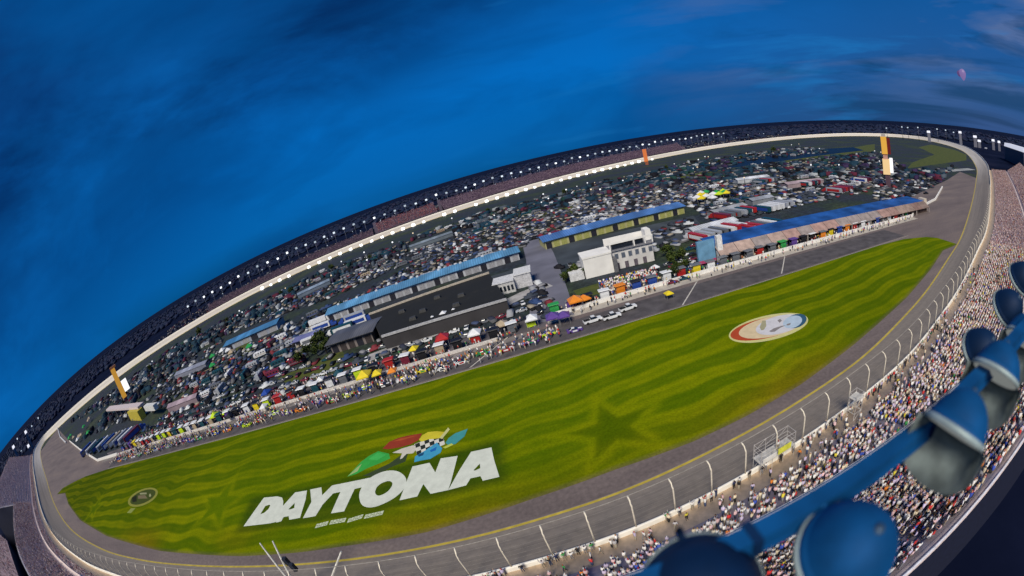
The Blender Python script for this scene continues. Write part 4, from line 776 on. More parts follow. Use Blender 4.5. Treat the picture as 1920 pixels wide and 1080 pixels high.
# long pale canopy at the far left
a, L_, rz3 = frame_of((206, 784), (296, 784)); t = empty('long_canopy', tuple(a), 'long white flat canopy with a yellow booth at the far left infield', 'canopy', None, rz3)
MB().box(0, L_*.78, 0, 7, 7.0, 8.6).build('roof', flat((.58, .50, .50)), t)
for x in np.linspace(.02, .74, 7): MB().box(L_*x, L_*x+.6, .4, 1.0, 0, 7.0).build('column', flat((.20, .18, .22)), t)
MB().box(L_*.60, L_*.80, -3, 3, 0, 6.8, tx=.5).build('booth', flat((.46, .38, .05)), t); MB().box(L_*.86, L_*1.0, 1, 5, 4.6, 8.2).build('end_block', flat((.62, .62, .60)), t)
for (pA, pB, dp, col_, lab) in (((1302, 446), (1385, 424), 9, (.52, .54, .58), 'long white marquee left of the tan building nearest its rear'), ((1344, 410), (1402, 394), 9, (.30, .31, .33), 'grey marquee behind the long white marquee'), ((1384, 345), (1444, 337), 12, (.60, .62, .66), 'far white marquee at the edge of the right infield'), ((1478, 354), (1545, 345), 12, (.42, .32, .34), 'pinkish marquee among transporters in the right infield'), ((1412, 386), (1452, 378), 9, (.28, .30, .34), 'small grey blue marquee in the right infield'),
        ((452, 646), (512, 622), 9, (.30, .32, .36), 'pale grey marquee behind the left infield lawn'), ((330, 712), (388, 690), 9, (.26, .28, .36), 'bluish grey marquee in the left infield'), ((318, 775), (372, 755), 6, (.34, .26, .30), 'dull pink marquee close to the left pits'), ((770, 470), (850, 442), 12, (.20, .24, .28), 'dark teal long marquee beyond the pale blue garage'), ((560, 560), (620, 532), 12, (.22, .28, .36), 'blue grey marquee in the left camping field')):
    shed('marquee', lab, 'marquee', pA, pB, dp, 3.2, col_, tuple(c*.7 for c in col_), 1.3, 0, ov=.3); HALLS0.append([(pA[0]-4, pA[1]+3), (pB[0]+4, pB[1]+3), (pB[0]+4, pB[1]-14), (pA[0]-4, pA[1]-14)])
# scoring towers
def pylon(name, label, base, top, wpx, spec):
    g = at(*base); best = min(np.arange(6, 90, .5), key=lambda z: abs(proj([(g.x, g.y, z)])[0][1]-top[1])); hh = best; dist_ = math.hypot(g.x, g.y); wd = wpx/FPX*dist_
    t = empty(name, tuple(g), label, 'scoring tower', None, math.atan2(-g.x, g.y)*1.0)
    for (nm, x0, x1, z0, z1, y0, col_) in spec: MB().box(x0*wd, x1*wd, y0*wd, wd*.9-y0*wd*.2, z0*hh, z1*hh).build(nm, (glow(col_[0], col_[1]) if isinstance(col_[0], tuple) else flat(col_, .5, 0, .15, .2)), t)
    return t
pylon('scoring_tower', 'tall yellow orange scoring tower with a big white lit face at the right', (1664, 352), (1655, 256), 14, [('base', -.2, .5, 0, .26, 0, (.10, .06, .08)), ('lower_display', -.45, .55, .26, .56, -.1, ((.90, .62, .30), .85)), ('side_display', .56, 1.0, .30, .58, -.15, ((1, .97, 1.0), 1.1)), ('shaft', -.3, .35, .56, .66, 0, (.55, .30, .24)), ('upper_display', -.42, .38, .66, 1.0, -.1, ((.85, .45, .06), .75)), ('red_panel', .40, .85, .66, .98, .1, (.14, .012, .012)), ('cap', -.3, .3, 1.0, 1.05, 0, (.4, .36, .33))])
pylon('scoring_tower', 'leaning looking orange scoring tower with a white lit face at the far left', (238, 752), (212, 692), 13, [('base', -.3, .4, 0, .12, 0, (.18, .06, .10)), ('upper_display', -.42, .38, .12, 1.0, -.1, ((.80, .40, .05), .55)), ('side_display', .42, 1.4, .24, .55, -.15, ((.98, .98, 1.0), 1.1)), ('cap', -.45, .7, 1.0, 1.06, 0, (.45, .20, .08))])
pylon('scoring_tower', 'small distant orange scoring tower on the far edge of the back straight', (1213, 309), (1212, 280), 8, [('base', -.3, .4, 0, .2, 0, (.3, .10, .05)), ('upper_display', -.45, .45, .2, 1.0, -.1, ((.85, .22, .05), .65))])

# ================================================================== vehicles
def wheels(mb, xs, w_, r, m):
    for x in xs:
        for s_ in (-1, 1):
            y = s_*(w_-.11); V = [(x+r*math.cos(2*math.pi*k/10), y+dy, r+r*math.sin(2*math.pi*k/10)) for dy in (-.12, .12) for k in range(10)]
            mb.add(V, [tuple(range(9, -1, -1)), tuple(range(10, 20))]+[(k, (k+1) % 10, 10+(k+1) % 10, 10+k) for k in range(10)], m=m)
def loft(mb, prof, m):
    """prof: (x, half width, z0, z1, top half width)"""
    V = []; F = []
    for (x, hw, z0, z1, tw) in prof: V += [(x, -hw, z0), (x, -hw, (z0+z1)/2), (x, -tw, z1), (x, tw, z1), (x, hw, (z0+z1)/2), (x, hw, z0)]
    for i in range(len(prof)-1):
        for k in range(6): F.append((6*i+k, 6*i+(k+1) % 6, 6*i+6+(k+1) % 6, 6*i+6+k))
    n = 6*(len(prof)-1); F += [tuple(range(5, -1, -1)), tuple(n+k for k in range(6))]; mb.add(V, F, m=m)
TY = flat((.012, .012, .013), .9); LAMP = flat((.65, .62, .55), .3)
def vehicle(kind):
    mb = MB()
    if kind == 'car':
        loft(mb, [(-2.25, .80, .38, .78, .74), (-2.1, .88, .28, .95, .80), (-1.2, .90, .25, 1.0, .84), (.9, .90, .25, .98, .84), (1.9, .87, .28, .82, .76), (2.25, .74, .38, .70, .66)], 0)
        loft(mb, [(-1.75, .74, .95, 1.0, .70), (-1.1, .76, .95, 1.42, .60), (.15, .76, .95, 1.44, .60), (.95, .74, .93, .99, .70)], 1); mb.box(-1.0, .1, -.58, .58, 1.40, 1.47, m=0); wheels(mb, (-1.4, 1.4), .9, .33, 2)
        for y in (-.6, .6): mb.box(2.2, 2.29, y-.16, y+.16, .55, .68, m=3)
    elif kind == 'truck':
        loft(mb, [(-2.7, .90, .45, 1.1, .88), (-.5, .95, .40, 1.15, .90), (1.4, .95, .40, 1.15, .88), (2.6, .88, .45, 1.0, .80)], 0); loft(mb, [(-.6, .82, 1.1, 1.2, .80), (-.45, .84, 1.1, 1.80, .72), (.7, .84, 1.1, 1.80, .72), (1.4, .80, 1.1, 1.2, .78)], 1); mb.box(-.4, .68, -.70, .70, 1.77, 1.84, m=0); mb.box(-2.6, -.7, -.78, .78, 1.05, 1.16, m=2); wheels(mb, (-1.7, 1.7), .95, .40, 2)
        for y in (-.65, .65): mb.box(2.52, 2.63, y-.16, y+.16, .7, .86, m=3)
    elif kind == 'motorhome':
        loft(mb, [(-4.9, 1.22, .5, 3.3, 1.18), (3.9, 1.25, .5, 3.3, 1.18), (4.5, 1.22, .5, 3.0, 1.1), (4.9, 1.15, .5, 1.7, 1.12)], 0); loft(mb, [(4.42, 1.1, 1.72, 1.8, 1.08), (4.66, 1.14, 1.75, 2.85, 1.0), (4.72, 1.1, 1.75, 1.8, 1.08)], 1)
        for s_ in (-1, 1):
            for x in (-3.4, -1.5, .6, 2.6): mb.box(x-.55, x+.55, s_*1.235-.02, s_*1.235+.02, 1.9, 2.6, m=1)
            mb.box(-4.8, 4.2, s_*1.245-.015, s_*1.245+.015, 1.05, 1.4, m=3)
        for x in (-2.8, 1.2): mb.box(x-.6, x+.6, -.5, .5, 3.28, 3.62, m=0, tx=.1, ty=.1)
        wheels(mb, (-2.6, 3.2), 1.2, .48, 2)
    elif kind == 'hauler':
        mb.box(-8.5, 4.6, -1.28, 1.28, 1.0, 4.0, m=0); mb.box(-8.4, 4.5, -1.20, 1.20, 4.0, 4.06, m=0); mb.box(-8.3, 3.0, -1.0, 1.0, .6, 1.0, m=2)
        for s_ in (-1, 1): mb.box(-7.5, 3.6, s_*1.29-.012, s_*1.29+.012, 1.5, 3.3, m=3)
        loft(mb, [(5.2, 1.2, .7, 3.3, 1.1), (6.6, 1.2, .7, 3.3, 1.05), (7.3, 1.18, .7, 2.4, 1.1), (8.9, 1.05, .7, 1.9, .9)], 3); mb.box(7.0, 7.32, -.95, .95, 2.3, 3.0, m=1, tx=.1); wheels(mb, (-7.2, -6.0, 5.6, 6.6, 8.2), 1.25, .5, 2)
    elif kind == 'stock_car':
        loft(mb, [(-2.5, .88, .22, .95, .86), (-1.6, .97, .16, 1.0, .88), (-.9, .98, .14, .98, .86), (1.0, .98, .14, .92, .86), (2.0, .96, .14, .78, .84), (2.55, .82, .16, .55, .74)], 0); loft(mb, [(-1.9, .76, .95, 1.0, .74), (-1.0, .80, .93, 1.33, .62), (.1, .80, .92, 1.35, .62), (1.05, .80, .88, .94, .76)], 1)
        mb.box(-.95, .05, -.60, .60, 1.32, 1.38, m=3); mb.box(-2.55, -2.45, -.85, .85, .98, 1.16, m=0); mb.box(1.15, 2.3, -.35, .35, .80, .90, m=3)
        for s_ in (-1, 1): mb.box(-.75, .75, s_*.985-.012, s_*.985+.012, .35, .82, m=3)
        wheels(mb, (-1.45, 1.5), .97, .35, 2)
    elif kind == 'tent':
        for x in (-1.4, 1.4):
            for y in (-1.4, 1.4): mb.tube([(x, y, 0), (x, y, 2.2)], .04, 4, m=2)
        mb.add([(-1.6, -1.6, 2.1), (1.6, -1.6, 2.1), (1.6, 1.6, 2.1), (-1.6, 1.6, 2.1), (-1.6, -1.6, 2.4), (1.6, -1.6, 2.4), (1.6, 1.6, 2.4), (-1.6, 1.6, 2.4), (0, 0, 3.5)], [(0, 1, 5, 4), (1, 2, 6, 5), (2, 3, 7, 6), (3, 0, 4, 7), (4, 5, 8), (5, 6, 8), (6, 7, 8), (7, 4, 8)], m=0)
    elif kind == 'pit_cart':
        mb.box(-1.6, 1.6, -.9, .9, .3, 1.7, m=0); mb.box(-1.5, 1.5, -.8, .8, 1.7, 1.78, m=2); wheels(mb, (-1.0, 1.0), .9, .3, 2)
        for x in (-1.5, 1.5):
            for y in (-.8, .8): mb.tube([(x, y, 1.7), (x, y, 3.6)], .04, 4, m=2)
        mb.add([(-2.1, -1.5, 3.55), (2.1, -1.5, 3.55), (2.1, 1.5, 3.55), (-2.1, 1.5, 3.55), (-1.9, -1.3, 3.75), (1.9, -1.3, 3.75), (1.9, 1.3, 3.75), (-1.9, 1.3, 3.75)], [(3, 2, 1, 0), (0, 1, 5, 4), (1, 2, 6, 5), (2, 3, 7, 6), (3, 0, 4, 7), (4, 5, 6, 7)], m=3); mb.box(-1.65, 1.65, .86, .93, 1.75, 3.2, m=0)
        mb.box(-1.2, 1.2, -.3, .1, 1.78, 2.6, m=1)
    me = mb.mesh(kind); [me.materials.append(DEFM) for _ in range(4)]; return me
VM = {k: vehicle(k) for k in ('car', 'truck', 'motorhome', 'hauler', 'stock_car', 'tent', 'pit_cart')}
NAMES = {'car': ('parked_car', 'car'), 'truck': ('pickup_truck', 'pickup truck'), 'motorhome': ('motorhome', 'motorhome'), 'hauler': ('hauler_truck', 'truck'), 'stock_car': ('race_car', 'race car'), 'tent': ('pop_up_tent', 'tent'), 'pit_cart': ('pit_cart', 'pit cart')}
PLACED = []
VCOL = {'white': (.70, .71, .73), 'silver': (.36, .38, .42), 'black': (.012, .012, .016), 'red': (.38, .02, .02), 'blue': (.02, .06, .30), 'dark teal': (.010, .06, .085), 'maroon': (.16, .02, .04), 'grey': (.13, .14, .16), 'tan': (.40, .32, .22), 'lime': (.50, .68, .02), 'yellow': (.70, .55, .02), 'orange': (.70, .22, .02), 'green': (.03, .30, .07), 'purple': (.10, .05, .25)}
def put(kind, p, rz, cname, where, group, second=None, scale=1.0):
    o = link(NAMES[kind][0], VM[kind]); o.location = p; o.rotation_euler = (0, 0, rz); o.scale = (scale,)*3
    for i, mt in enumerate((flat(VCOL[cname], .4, 0, .12, .8, .45), GLASS if kind != 'tent' else WHITE, TY if kind not in ('tent', 'pit_cart') else flat((.3, .3, .3)), flat(VCOL[second], .5, 0, .12, 1.0) if second else LAMP)): o.material_slots[i].link = 'OBJECT'; o.material_slots[i].material = mt
    PLACED.append((p[0], p[1])); return tag(o, f'{cname} {NAMES[kind][1]} {where}', NAMES[kind][1], group)
def in_poly(pts, poly):
    x, y = pts[:, 0], pts[:, 1]; r = np.zeros(len(x), bool); n = len(poly); j = n-1
    for i in range(n):
        xi, yi = poly[i]; xj, yj = poly[j]; r ^= ((yi > y) != (yj > y)) & (x < (xj-xi)*(y-yi)/(yj-yi+1e-12)+xi); j = i
    return r
HALLS = [[(606, 600), (985, 472), (985, 500), (620, 612)], [(1010, 460), (1290, 385), (1292, 404), (1026, 474)], [(1085, 520), (1250, 470), (1240, 500), (1110, 535)], [(680, 585), (920, 505), (1008, 525), (1000, 545), (950, 568), (716, 640)], [(415, 650), (525, 600), (530, 622), (425, 668)], [(615, 650), (710, 628), (710, 645), (625, 672)], [(1320, 455), (1740, 365), (1745, 402), (1345, 500)], [(1040, 600), (1000, 450), (1018, 448), (1062, 596)]]+HALLS0
def scatter(poly, n, mind, halls=True, row=None):
    poly = np.array(poly, float); lo_, hi_ = poly.min(0), poly.max(0); out = []
    for _ in range(n*40):
        if len(out) >= n: break
        q = RNG.uniform(lo_, hi_)[None]
        if not in_poly(q, poly)[0] or (halls and any(in_poly(q, h_)[0] for h_ in HALLS)): continue
        p = ats(q)[0]
        if row: v_ = p[1]-.03*p[0]; p[1] += round(v_/row)*row+RNG.normal(0, .35)-v_; qq = proj([p])
        if row and halls and any(in_poly(qq, h_)[0] for h_ in HALLS): continue
        if math.hypot(p[0], p[1]) > 1500: continue
        if PLACED:
            A_ = np.array(PLACED)
            if ((A_-p[:2])**2).sum(1).min() < mind*mind: continue
        PLACED.append((p[0], p[1])); out.append(p)
    return out
# race cars lined up on the left half of pit road
liv = ['white', 'yellow', 'red', 'blue', 'black', 'green', 'orange', 'lime', 'silver', 'purple']
for k in range(38):
    x = -252+k*7.2+random.uniform(-1, 1); y = 122.4+random.uniform(-.7, .7)+(2.4 if k % 3 == 0 else 0); c1 = random.choice(liv); put('stock_car', (x, y, .03), random.uniform(-.08, .08), c1, 'lined up on the left half of pit road', 'race cars on pit road', random.choice([c for c in liv if c != c1]))
for (px, c, s_) in (((1112, 604), 'white', 'silver'), ((1148, 597), 'white', 'silver'), ((1178, 581), 'white', 'grey')):
    p = at(*px); put('truck', tuple(p), .06+random.uniform(-.1, .1), c, 'standing alone on pit road beside the white wall', 'pickups by the wall opening', None, 1.15)
# pit carts with canopies behind the walls
pc = ['green', 'purple', 'black', 'white', 'orange', 'dark teal', 'blue', 'maroon', 'red', 'yellow', 'white', 'black', 'grey', 'orange', 'red', 'tan']
for k, x in enumerate(np.arange(12, 214, 6.3)):
    c1 = pc[k % 16] if k % 2 == 0 else random.choice(pc); put('pit_cart', (x, 142.2+random.uniform(-.5, .8), 0), math.pi+random.uniform(-.1, .1), c1, 'with canopy behind the right pit wall', 'pit carts along the right pit wall', random.choice([c1, 'white', 'black', 'grey', c1]))
for k, x in enumerate(np.arange(-255, 4, 6.6)):
    c1 = random.choice(['lime', 'white', 'black', 'blue', 'yellow', 'red', 'white', 'tan', 'maroon', 'grey', 'purple', 'dark teal']); yb_ = np.interp(x, [-262, -130, -10], [131.0, 131.2, 132.5]); put('pit_cart', (x, yb_+2.8+random.uniform(-.3, 1.2), 0), math.pi+random.uniform(-.15, .15), c1, 'with canopy behind the low left pit wall', 'pit carts along the left pit wall', random.choice([c1, 'white', 'black', 'white']))
for (px, c, s_) in (((408, 790), 'lime', 1.9), ((428, 782), 'lime', 1.5), ((505, 748), 'blue', 1.9), ((690, 720), 'yellow', 2.2), ((712, 712), 'yellow', 1.6), ((835, 650), 'red', 2.2), ((780, 665), 'yellow', 1.5), ((1082, 580), 'orange', 2.2), ((1098, 574), 'orange', 1.8), ((895, 640), 'white', 2.0), ((740, 706), 'orange', 1.4), ((1000, 612), 'white', 1.9), ((640, 712), 'dark teal', 1.8), ((605, 722), 'white', 1.5), ((1040, 610), 'purple', 2.0), ((1060, 606), 'purple', 1.8), ((945, 622), 'tan', 1.8), ((818, 616), 'white', 2.3), ((838, 609), 'white', 2.5), ((857, 602), 'white', 2.3), ((500, 772), 'white', 1.5), ((560, 745), 'black', 1.6), ((435, 790), 'black', 1.6), ((1255, 560), 'yellow', 1.2), ((1230, 510), 'white', 1.3)):
    put('tent', tuple(at(*px)), random.uniform(-.2, .2), c, f'{"of larger" if s_ > 1.75 else "of smaller"} size standing in the pit area', 'tents among the pits', None, s_*.72)
# haulers and trailers
HR = [((1330, 452), 10, .0), ((1385, 408), 9, .1), ((1420, 440), 8, .0), ((1460, 398), 8, .05)]
for (px, n, dr) in (((1305, 452), 7, .02), ((1350, 412), 6, .03), ((1400, 436), 5, .0), ((1425, 398), 6, .04), ((1500, 350), 5, .1), ((1420, 345), 5, .1), ((1560, 362), 5, .1), ((1610, 342), 4, .1)):
    a = at(*px); 
    for k in range(n):
        p = a+Vector((k*4.4, k*.7, 0)); put('hauler', tuple(p), math.pi/2+.2+random.uniform(-.06, .06), random.choice(['white', 'white', 'silver', 'grey', 'red', 'maroon', 'dark teal']), 'parked in the transporter rows behind the tan building', 'haulers parked in rows', random.choice(['white', 'silver', 'blue', 'red', 'black']), 1.0)
for k in range(9):
    p = at(168+k*11, 846-k*3.5); put('hauler', tuple(p), 1.15+random.uniform(-.05, .05), ('blue', 'white', 'dark teal', 'white', 'blue', 'tan', 'silver', 'white', 'maroon')[k], 'parked side by side behind the white angled wall', 'haulers by the left wall', random.choice(['white', 'grey', 'blue']), 1.25)
for p in scatter([(560, 620), (700, 565), (930, 500), (985, 498), (700, 600), (600, 650)], 14, 9): put('hauler', tuple(p), random.choice((0, math.pi))+.05, random.choice(['silver', 'grey', 'white', 'dark teal']), 'parked along the garage lane on the left', 'haulers by the blue garage', random.choice(['white', 'grey', 'blue']))
# motorhomes along the back straight and through the infield
FAR = [(130, 795), (330, 650), (600, 512), (900, 402), (1150, 337), (1300, 303), (1500, 275), (1560, 285), (1420, 300), (1230, 345), (1020, 400), (830, 465), (620, 560), (420, 630), (230, 750)]
MIDF = [(300, 790), (420, 660), (620, 575), (1000, 445), (1240, 370), (1400, 315), (1640, 285), (1700, 318), (1660, 350), (1340, 420), (1300, 390), (1010, 450), (620, 600), (560, 690), (400, 760)]
for p in scatter(FAR, 120, 11): put('motorhome', tuple(p), random.choice((0, math.pi/2, math.pi))+.2+random.uniform(-.1, .1), random.choices(['white', 'silver', 'dark teal', 'tan', 'grey'], (3, 3, 5, 1, 4))[0], 'parked in the camping field along the back straight', 'motorhomes in the far infield', random.choice(['grey', 'blue', 'maroon', 'tan']))
for p in scatter(MIDF, 70, 8): put('motorhome', tuple(p), random.choice((0, math.pi/2, math.pi))+.1+random.uniform(-.15, .15), random.choices(['white', 'silver', 'dark teal', 'maroon', 'grey', 'black'], (4, 3, 3, 2, 3, 2))[0], 'parked among cars in the middle of the infield', 'motorhomes in the middle infield', random.choice(['grey', 'blue', 'maroon', 'tan']))
NEARF = [(225, 835), (330, 770), (560, 690), (720, 640), (1010, 560), (1060, 580), (900, 625), (700, 690), (500, 750), (250, 845)]
for p in scatter(NEARF, 150, 4.2, True, 8.5): put('car', tuple(p), random.choice((0, math.pi/2, math.pi))+random.uniform(-.1, .1), random.choice(['black', 'grey', 'white', 'maroon', 'silver', 'dark teal', 'black']), 'parked between the pits and the garages on the left', 'cars parked behind the pits')
for p in scatter(MIDF, 110, 4.5, True, 8.5): put('car', tuple(p), random.choice((0, math.pi/2))+.1+random.uniform(-.15, .15), random.choice(['black', 'grey', 'white', 'silver', 'dark teal', 'blue', 'red']), 'parked in the middle of the infield', 'cars in the middle infield')
for p in scatter([(1250, 500), (1330, 440), (1340, 470), (1345, 500), (1260, 535)], 22, 4): put('car', tuple(p), random.uniform(-.2, .2), random.choice(['black', 'grey', 'dark teal', 'white', 'maroon']), 'parked between the white building and the tan building', 'cars beside the white building')
for p in scatter([(1680, 350), (1740, 330), (1750, 360), (1690, 385)], 10, 5): put('truck', tuple(p), random.uniform(-.2, .2), random.choice(['black', 'grey', 'silver', 'black']), 'parked in the dark lot below the right scoring tower', 'trucks below the scoring tower')
for p in scatter(FAR, 70, 6): put('truck', tuple(p), random.uniform(0, 6.3), random.choice(['black', 'grey', 'white', 'dark teal']), 'parked among motorhomes by the back straight', 'pickups in the far infield')
for (px, nn) in (([(1300, 375), (1360, 358), (1380, 372), (1320, 390)], 14), ([(370, 690), (470, 640), (480, 655), (385, 705)], 6), ([(120, 830), (170, 790), (200, 800), (150, 835)], 10)):
    for p in scatter(px, nn, 4): put('tent', tuple(p), random.uniform(0, 1), random.choice(['lime', 'white', 'yellow', 'green', 'white']) if px[0][0] > 1000 else random.choice(['white', 'tan', 'green']), 'pitched in the infield beyond the garages', 'tents in the infield', None, 1.7)
# the rest of the packed infield
pos = []
for poly, n in ((FAR, 2000), (MIDF, 1500), (NEARF, 330), ([(1250, 330), (1640, 285), (1700, 335), (1330, 425)], 160)):
    pos += scatter(poly, n, 3.0, True, 8.5 if poly is not FAR else None)
LEFTF = [(150, 825), (230, 750), (420, 632), (425, 662), (320, 760), (200, 805)]
pos += scatter(LEFTF, 260, 3.2)
pos += scatter([(620, 588), (980, 462), (1010, 440), (1290, 375), (1400, 330), (1240, 345), (1020, 398), (830, 463)], 900, 3.2)
pos += scatter([(1040, 505), (1290, 410), (1330, 440), (1255, 465), (1090, 500)], 60, 5)
pos += scatter([(1640, 330), (1740, 318), (1790, 312), (1760, 345), (1690, 385), (1640, 375)], 130, 4)
pos += scatter([(985, 560), (1010, 530), (1050, 590), (1030, 600)], 20, 4)
pos.sort(key=lambda p: math.hypot(p[0], p[1])); nn_ = sum(math.hypot(p[0], p[1]) < 420 for p in pos)
Q = np.array([(p[0], p[1], 0, RNG.choice([0, 1.57, 3.14])+1.57+.2) for p in pos])
vc_ = [(.012, .05, .09), (.02, .06, .10), (.03, .035, .06), (.008, .008, .015), (.46, .50, .54), (.10, .13, .17), (.13, .02, .05), (.05, .03, .10), (.02, .07, .06)]  # weak floodlighting and blue haze are put into these dark bluish colours
vbox = [(bx(1.15, 2.9, .3, 1.25, .96), 'shirt'), (bx(1.0, 1.7, 1.2, 2.1, .82, -.2), 'pants')]; vbig = [(bx(1.3, 4.4, .4, 3.2, .95), 'shirt'), (bx(.7, .8, 3.15, 3.6, .9, -1), 'shirt')]
vc2 = [(.55, .57, .60), (.30, .31, .34), (.04, .05, .07), (.012, .012, .016), (.18, .03, .04), (.03, .06, .16), (.12, .12, .13)]; vn = [(bx(.92, 2.25, .25, .95, .97), 'shirt'), (bx(.84, 1.35, .93, 1.42, .80, -.2), 'pants')]; vn2 = [(bx(1.0, 2.6, .4, 1.15, .97), 'shirt'), (bx(.92, 1.1, 1.1, 1.85, .84, .3), 'shirt')]
crowd('parked_vehicles', Q[:nn_], 'smaller cars packed round the garages and the black roofed hall', vn, vn2, vc2, [.10, .12, .22, .28, .09, .08, .11], 'vehicles'); Q = Q[nn_:]
o = crowd('parked_vehicles', Q, 'packed mass of smaller dark vehicles filling the infield between the motorhomes', vbox, vbig, vc_, [.19, .17, .17, .17, .05, .09, .07, .05, .04], 'vehicles', .7); 
# people thronging pit road, walkways and the terrace: far too many to count
L1 = []
def throng(n, x0, x1, y0, y1, z=.03, s_=.2):
    for _ in range(n): L1.append((RNG.uniform(x0, x1), RNG.uniform(y0, y1), z, RNG.uniform(0, 6.28)))
throng(620, -262, 10, 119.5, 130.3); throng(480, -255, 0, 132, 146); throng(160, 10, 214, 134.5, 138.5); throng(180, 10, 214, 140.4, 145); throng(60, -60, 12, 117.8, 126)
tw = bpy.data.objects['terrace_stand'].matrix_basis if 'terrace_stand' in bpy.data.objects else Matrix()
TM = Matrix.Translation(at(1180, 545)) @ Matrix.Rotation(rz, 4, 'Z')
for k in range(7):
    for x in np.arange(-9.6, 12.8, .62):
        if RNG.random() < .75: p = TM @ Vector((x, k*.95+.5, .52+.42*k)); L1.append((p.x, p.y, p.z, -1.57+math.pi))
L1 = np.array(L1); pw3 = [.26, .12, .08, .06, .12, .08, .06, .09, .08, .03, .02]
crowd('pit_crowd', L1, 'throng of tiny people on pit road and behind the pit walls', STB, STB, pal, pw3)
# ================================================================== back straight: far grandstand, light masts, trackside lamps
def sb_(x):                                                          # arc length on the back straight for a given x
    m = (ring[:, 1] > 480) & (ring[:, 0] < 1100); k = np.where(m)[0]; return S[k[np.argmin(np.abs(ring[k, 0]-x))]]
def ring_range(xa, xb, step):                                        # travel runs right to left on the back straight
    a, b_ = sb_(xa), sb_(xb)
    if a > b_: b_ += S[-1]
    return np.arange(a, b_, step)
def far_stand(xa, xb, label, pal_, w_, ztop):
    ss = ring_range(xa, xb, 9.0); Pq, Aq, Nq = at_s(ss); pr = [(7, 2.0), (8, 2.2)]
    for k in range(14): pr += [(8+k*2.2, 2.2+(ztop-2.2)*(k+1)/14), (8+(k+1)*2.2, 2.2+(ztop-2.2)*(k+1)/14)]
    pr += [(40, ztop), (40.5, -2)]; G = []
    for d_, z_ in pr: q = Pq.copy(); q[:, :2] -= Nq*d_; q[:, 2] += z_; G.append(q)
    G = np.stack(G, 1); t = empty('far_grandstand', tuple(G[len(ss)//2, 0]), label, 'grandstand'); gcf = np.ones(G.shape)*np.array([.085, .058, .085])*RNG.uniform(.6, 1.4, G.shape[:2]+(1,))
    under(link('seating_deck', grid_mesh('seating_deck', G, gcf, None, False), VC), t)
    for i in (0, len(ss)//3, 2*len(ss)//3, len(ss)-1):
        p = Pq[i].copy(); p[:2] -= Nq[i]*41.0; MB().box(p[0]-3, p[0]+3, p[1]-3, p[1]+3, 0, p[2]+ztop+3).build('stair_tower', flat((.10, .08, .12)), t).parent = t; bpy.context.view_layer.update() if False else None
        o_ = t.children[-1]; o_.matrix_parent_inverse = Matrix.Translation(-t.location)
    cr = []
    for k in range(14):
        s = np.arange(ss[0], ss[-1], 1.9); Pz, Az, Nz = at_s(s); q = Pz.copy(); q[:, :2] -= Nz*(9+k*2.2); q[:, 2] += 2.2+(ztop-2.2)*(k+1)/14; keep = RNG.random(len(s)) < .8; cr.append(np.column_stack([q, np.arctan2(Nz[:, 1], Nz[:, 0])])[keep])
    big = lambda b_: (np.array(b_[0])*[2.6, 2.6, 1.1], b_[1])
    crowd('far_crowd', np.concatenate(cr), f'distant speckled spectators filling the {label.split()[1]} grandstand far across the infield', [big(SITB[1])], [big(STB[1])], pal_, w_)
far_stand(470, -85, 'long purple grandstand behind the middle of the back straight', [(.19, .13, .19), (.10, .06, .11), (.28, .20, .24), (.06, .04, .07)], [.4, .3, .12, .18], 17)
far_stand(-92, -200, 'short reddish grandstand on the left of the long purple one', [(.30, .08, .08), (.14, .05, .08), (.36, .22, .20), (.08, .04, .07)], [.4, .25, .15, .2], 17)
far_stand(-205, -520, 'low dark grandstand at the left of the back straight', [(.10, .06, .10), (.05, .04, .07), (.18, .12, .14), (.04, .03, .05)], [.35, .3, .1, .25], 9)
# masts
HEAD = glow((.80, .90, 1.0), 1.0); HEADW = glow((1.0, .96, .88), 4.0); HEADD = glow((.72, .85, 1.0), .8); STEEL = flat((.10, .11, .14), .5, .3)
def mast_mesh(h, w_, hh):
    a_m = MB(); a_m.tube([(0, 0, 0), (0, 0, h)], [.45, .22], 6); pole = a_m.mesh('pole', smooth=True); pole.materials.append(STEEL)
    b_m = MB(); b_m.box(-w_/2, w_/2, -.4, .4, h, h+hh, tx=.1)
    return pole, b_m
pole1, h1 = mast_mesh(30, 3.6, 2.8); hm1 = h1.mesh('lamp_head'); hm1.materials.append(HEAD)
hmb = h1.mesh('lamp_head'); hmb.materials.append(glow((.9, .95, 1.0), 1.7)); hmc = h1.mesh('lamp_head'); hmc.materials.append(glow((.70, .82, .95), .55)); HMS = [hm1, hmb, hmc]
pole2, h2 = mast_mesh(24, 2.6, 2.0); hm2 = h2.mesh('lamp_head'); hm2.materials.append(HEADD)
def mast(p, pole, head, label, group, sc_=1.0):
    t = empty('light_mast', tuple(p), label, 'light mast', group, math.atan2(-p[0], p[1])*1.0); t.scale = (sc_, sc_, sc_*random.uniform(.93, 1.05)); link('pole', pole, None, t); link('lamp_head', head, None, t); return t
for k, s in enumerate(ring_range(640, -560, 19.5)):
    p, A_, N_ = at_s(np.array([s])); q = p[0].copy(); q[:2] -= N_[0]*46; q[2] = 0; mast(q, pole1, random.choice(HMS), 'tall light mast with a lit white head in the row behind the back straight', 'light masts behind the back straight', 1.12)
for k in range(46):
    s = ring_range(1000, -900, 10)[int(k*190/46) % 150] if False else random.uniform(*(lambda r: (r[0], r[-1]))(ring_range(1080, -860, 10))); p, A_, N_ = at_s(np.array([s])); q = p[0].copy(); q[:2] -= N_[0]*random.uniform(70, 420); q[2] = 0; mast(q, pole2, hm2, 'dim street lamp mast on the dark land beyond the back straight', 'street lamps beyond the track', random.uniform(.5, .9))
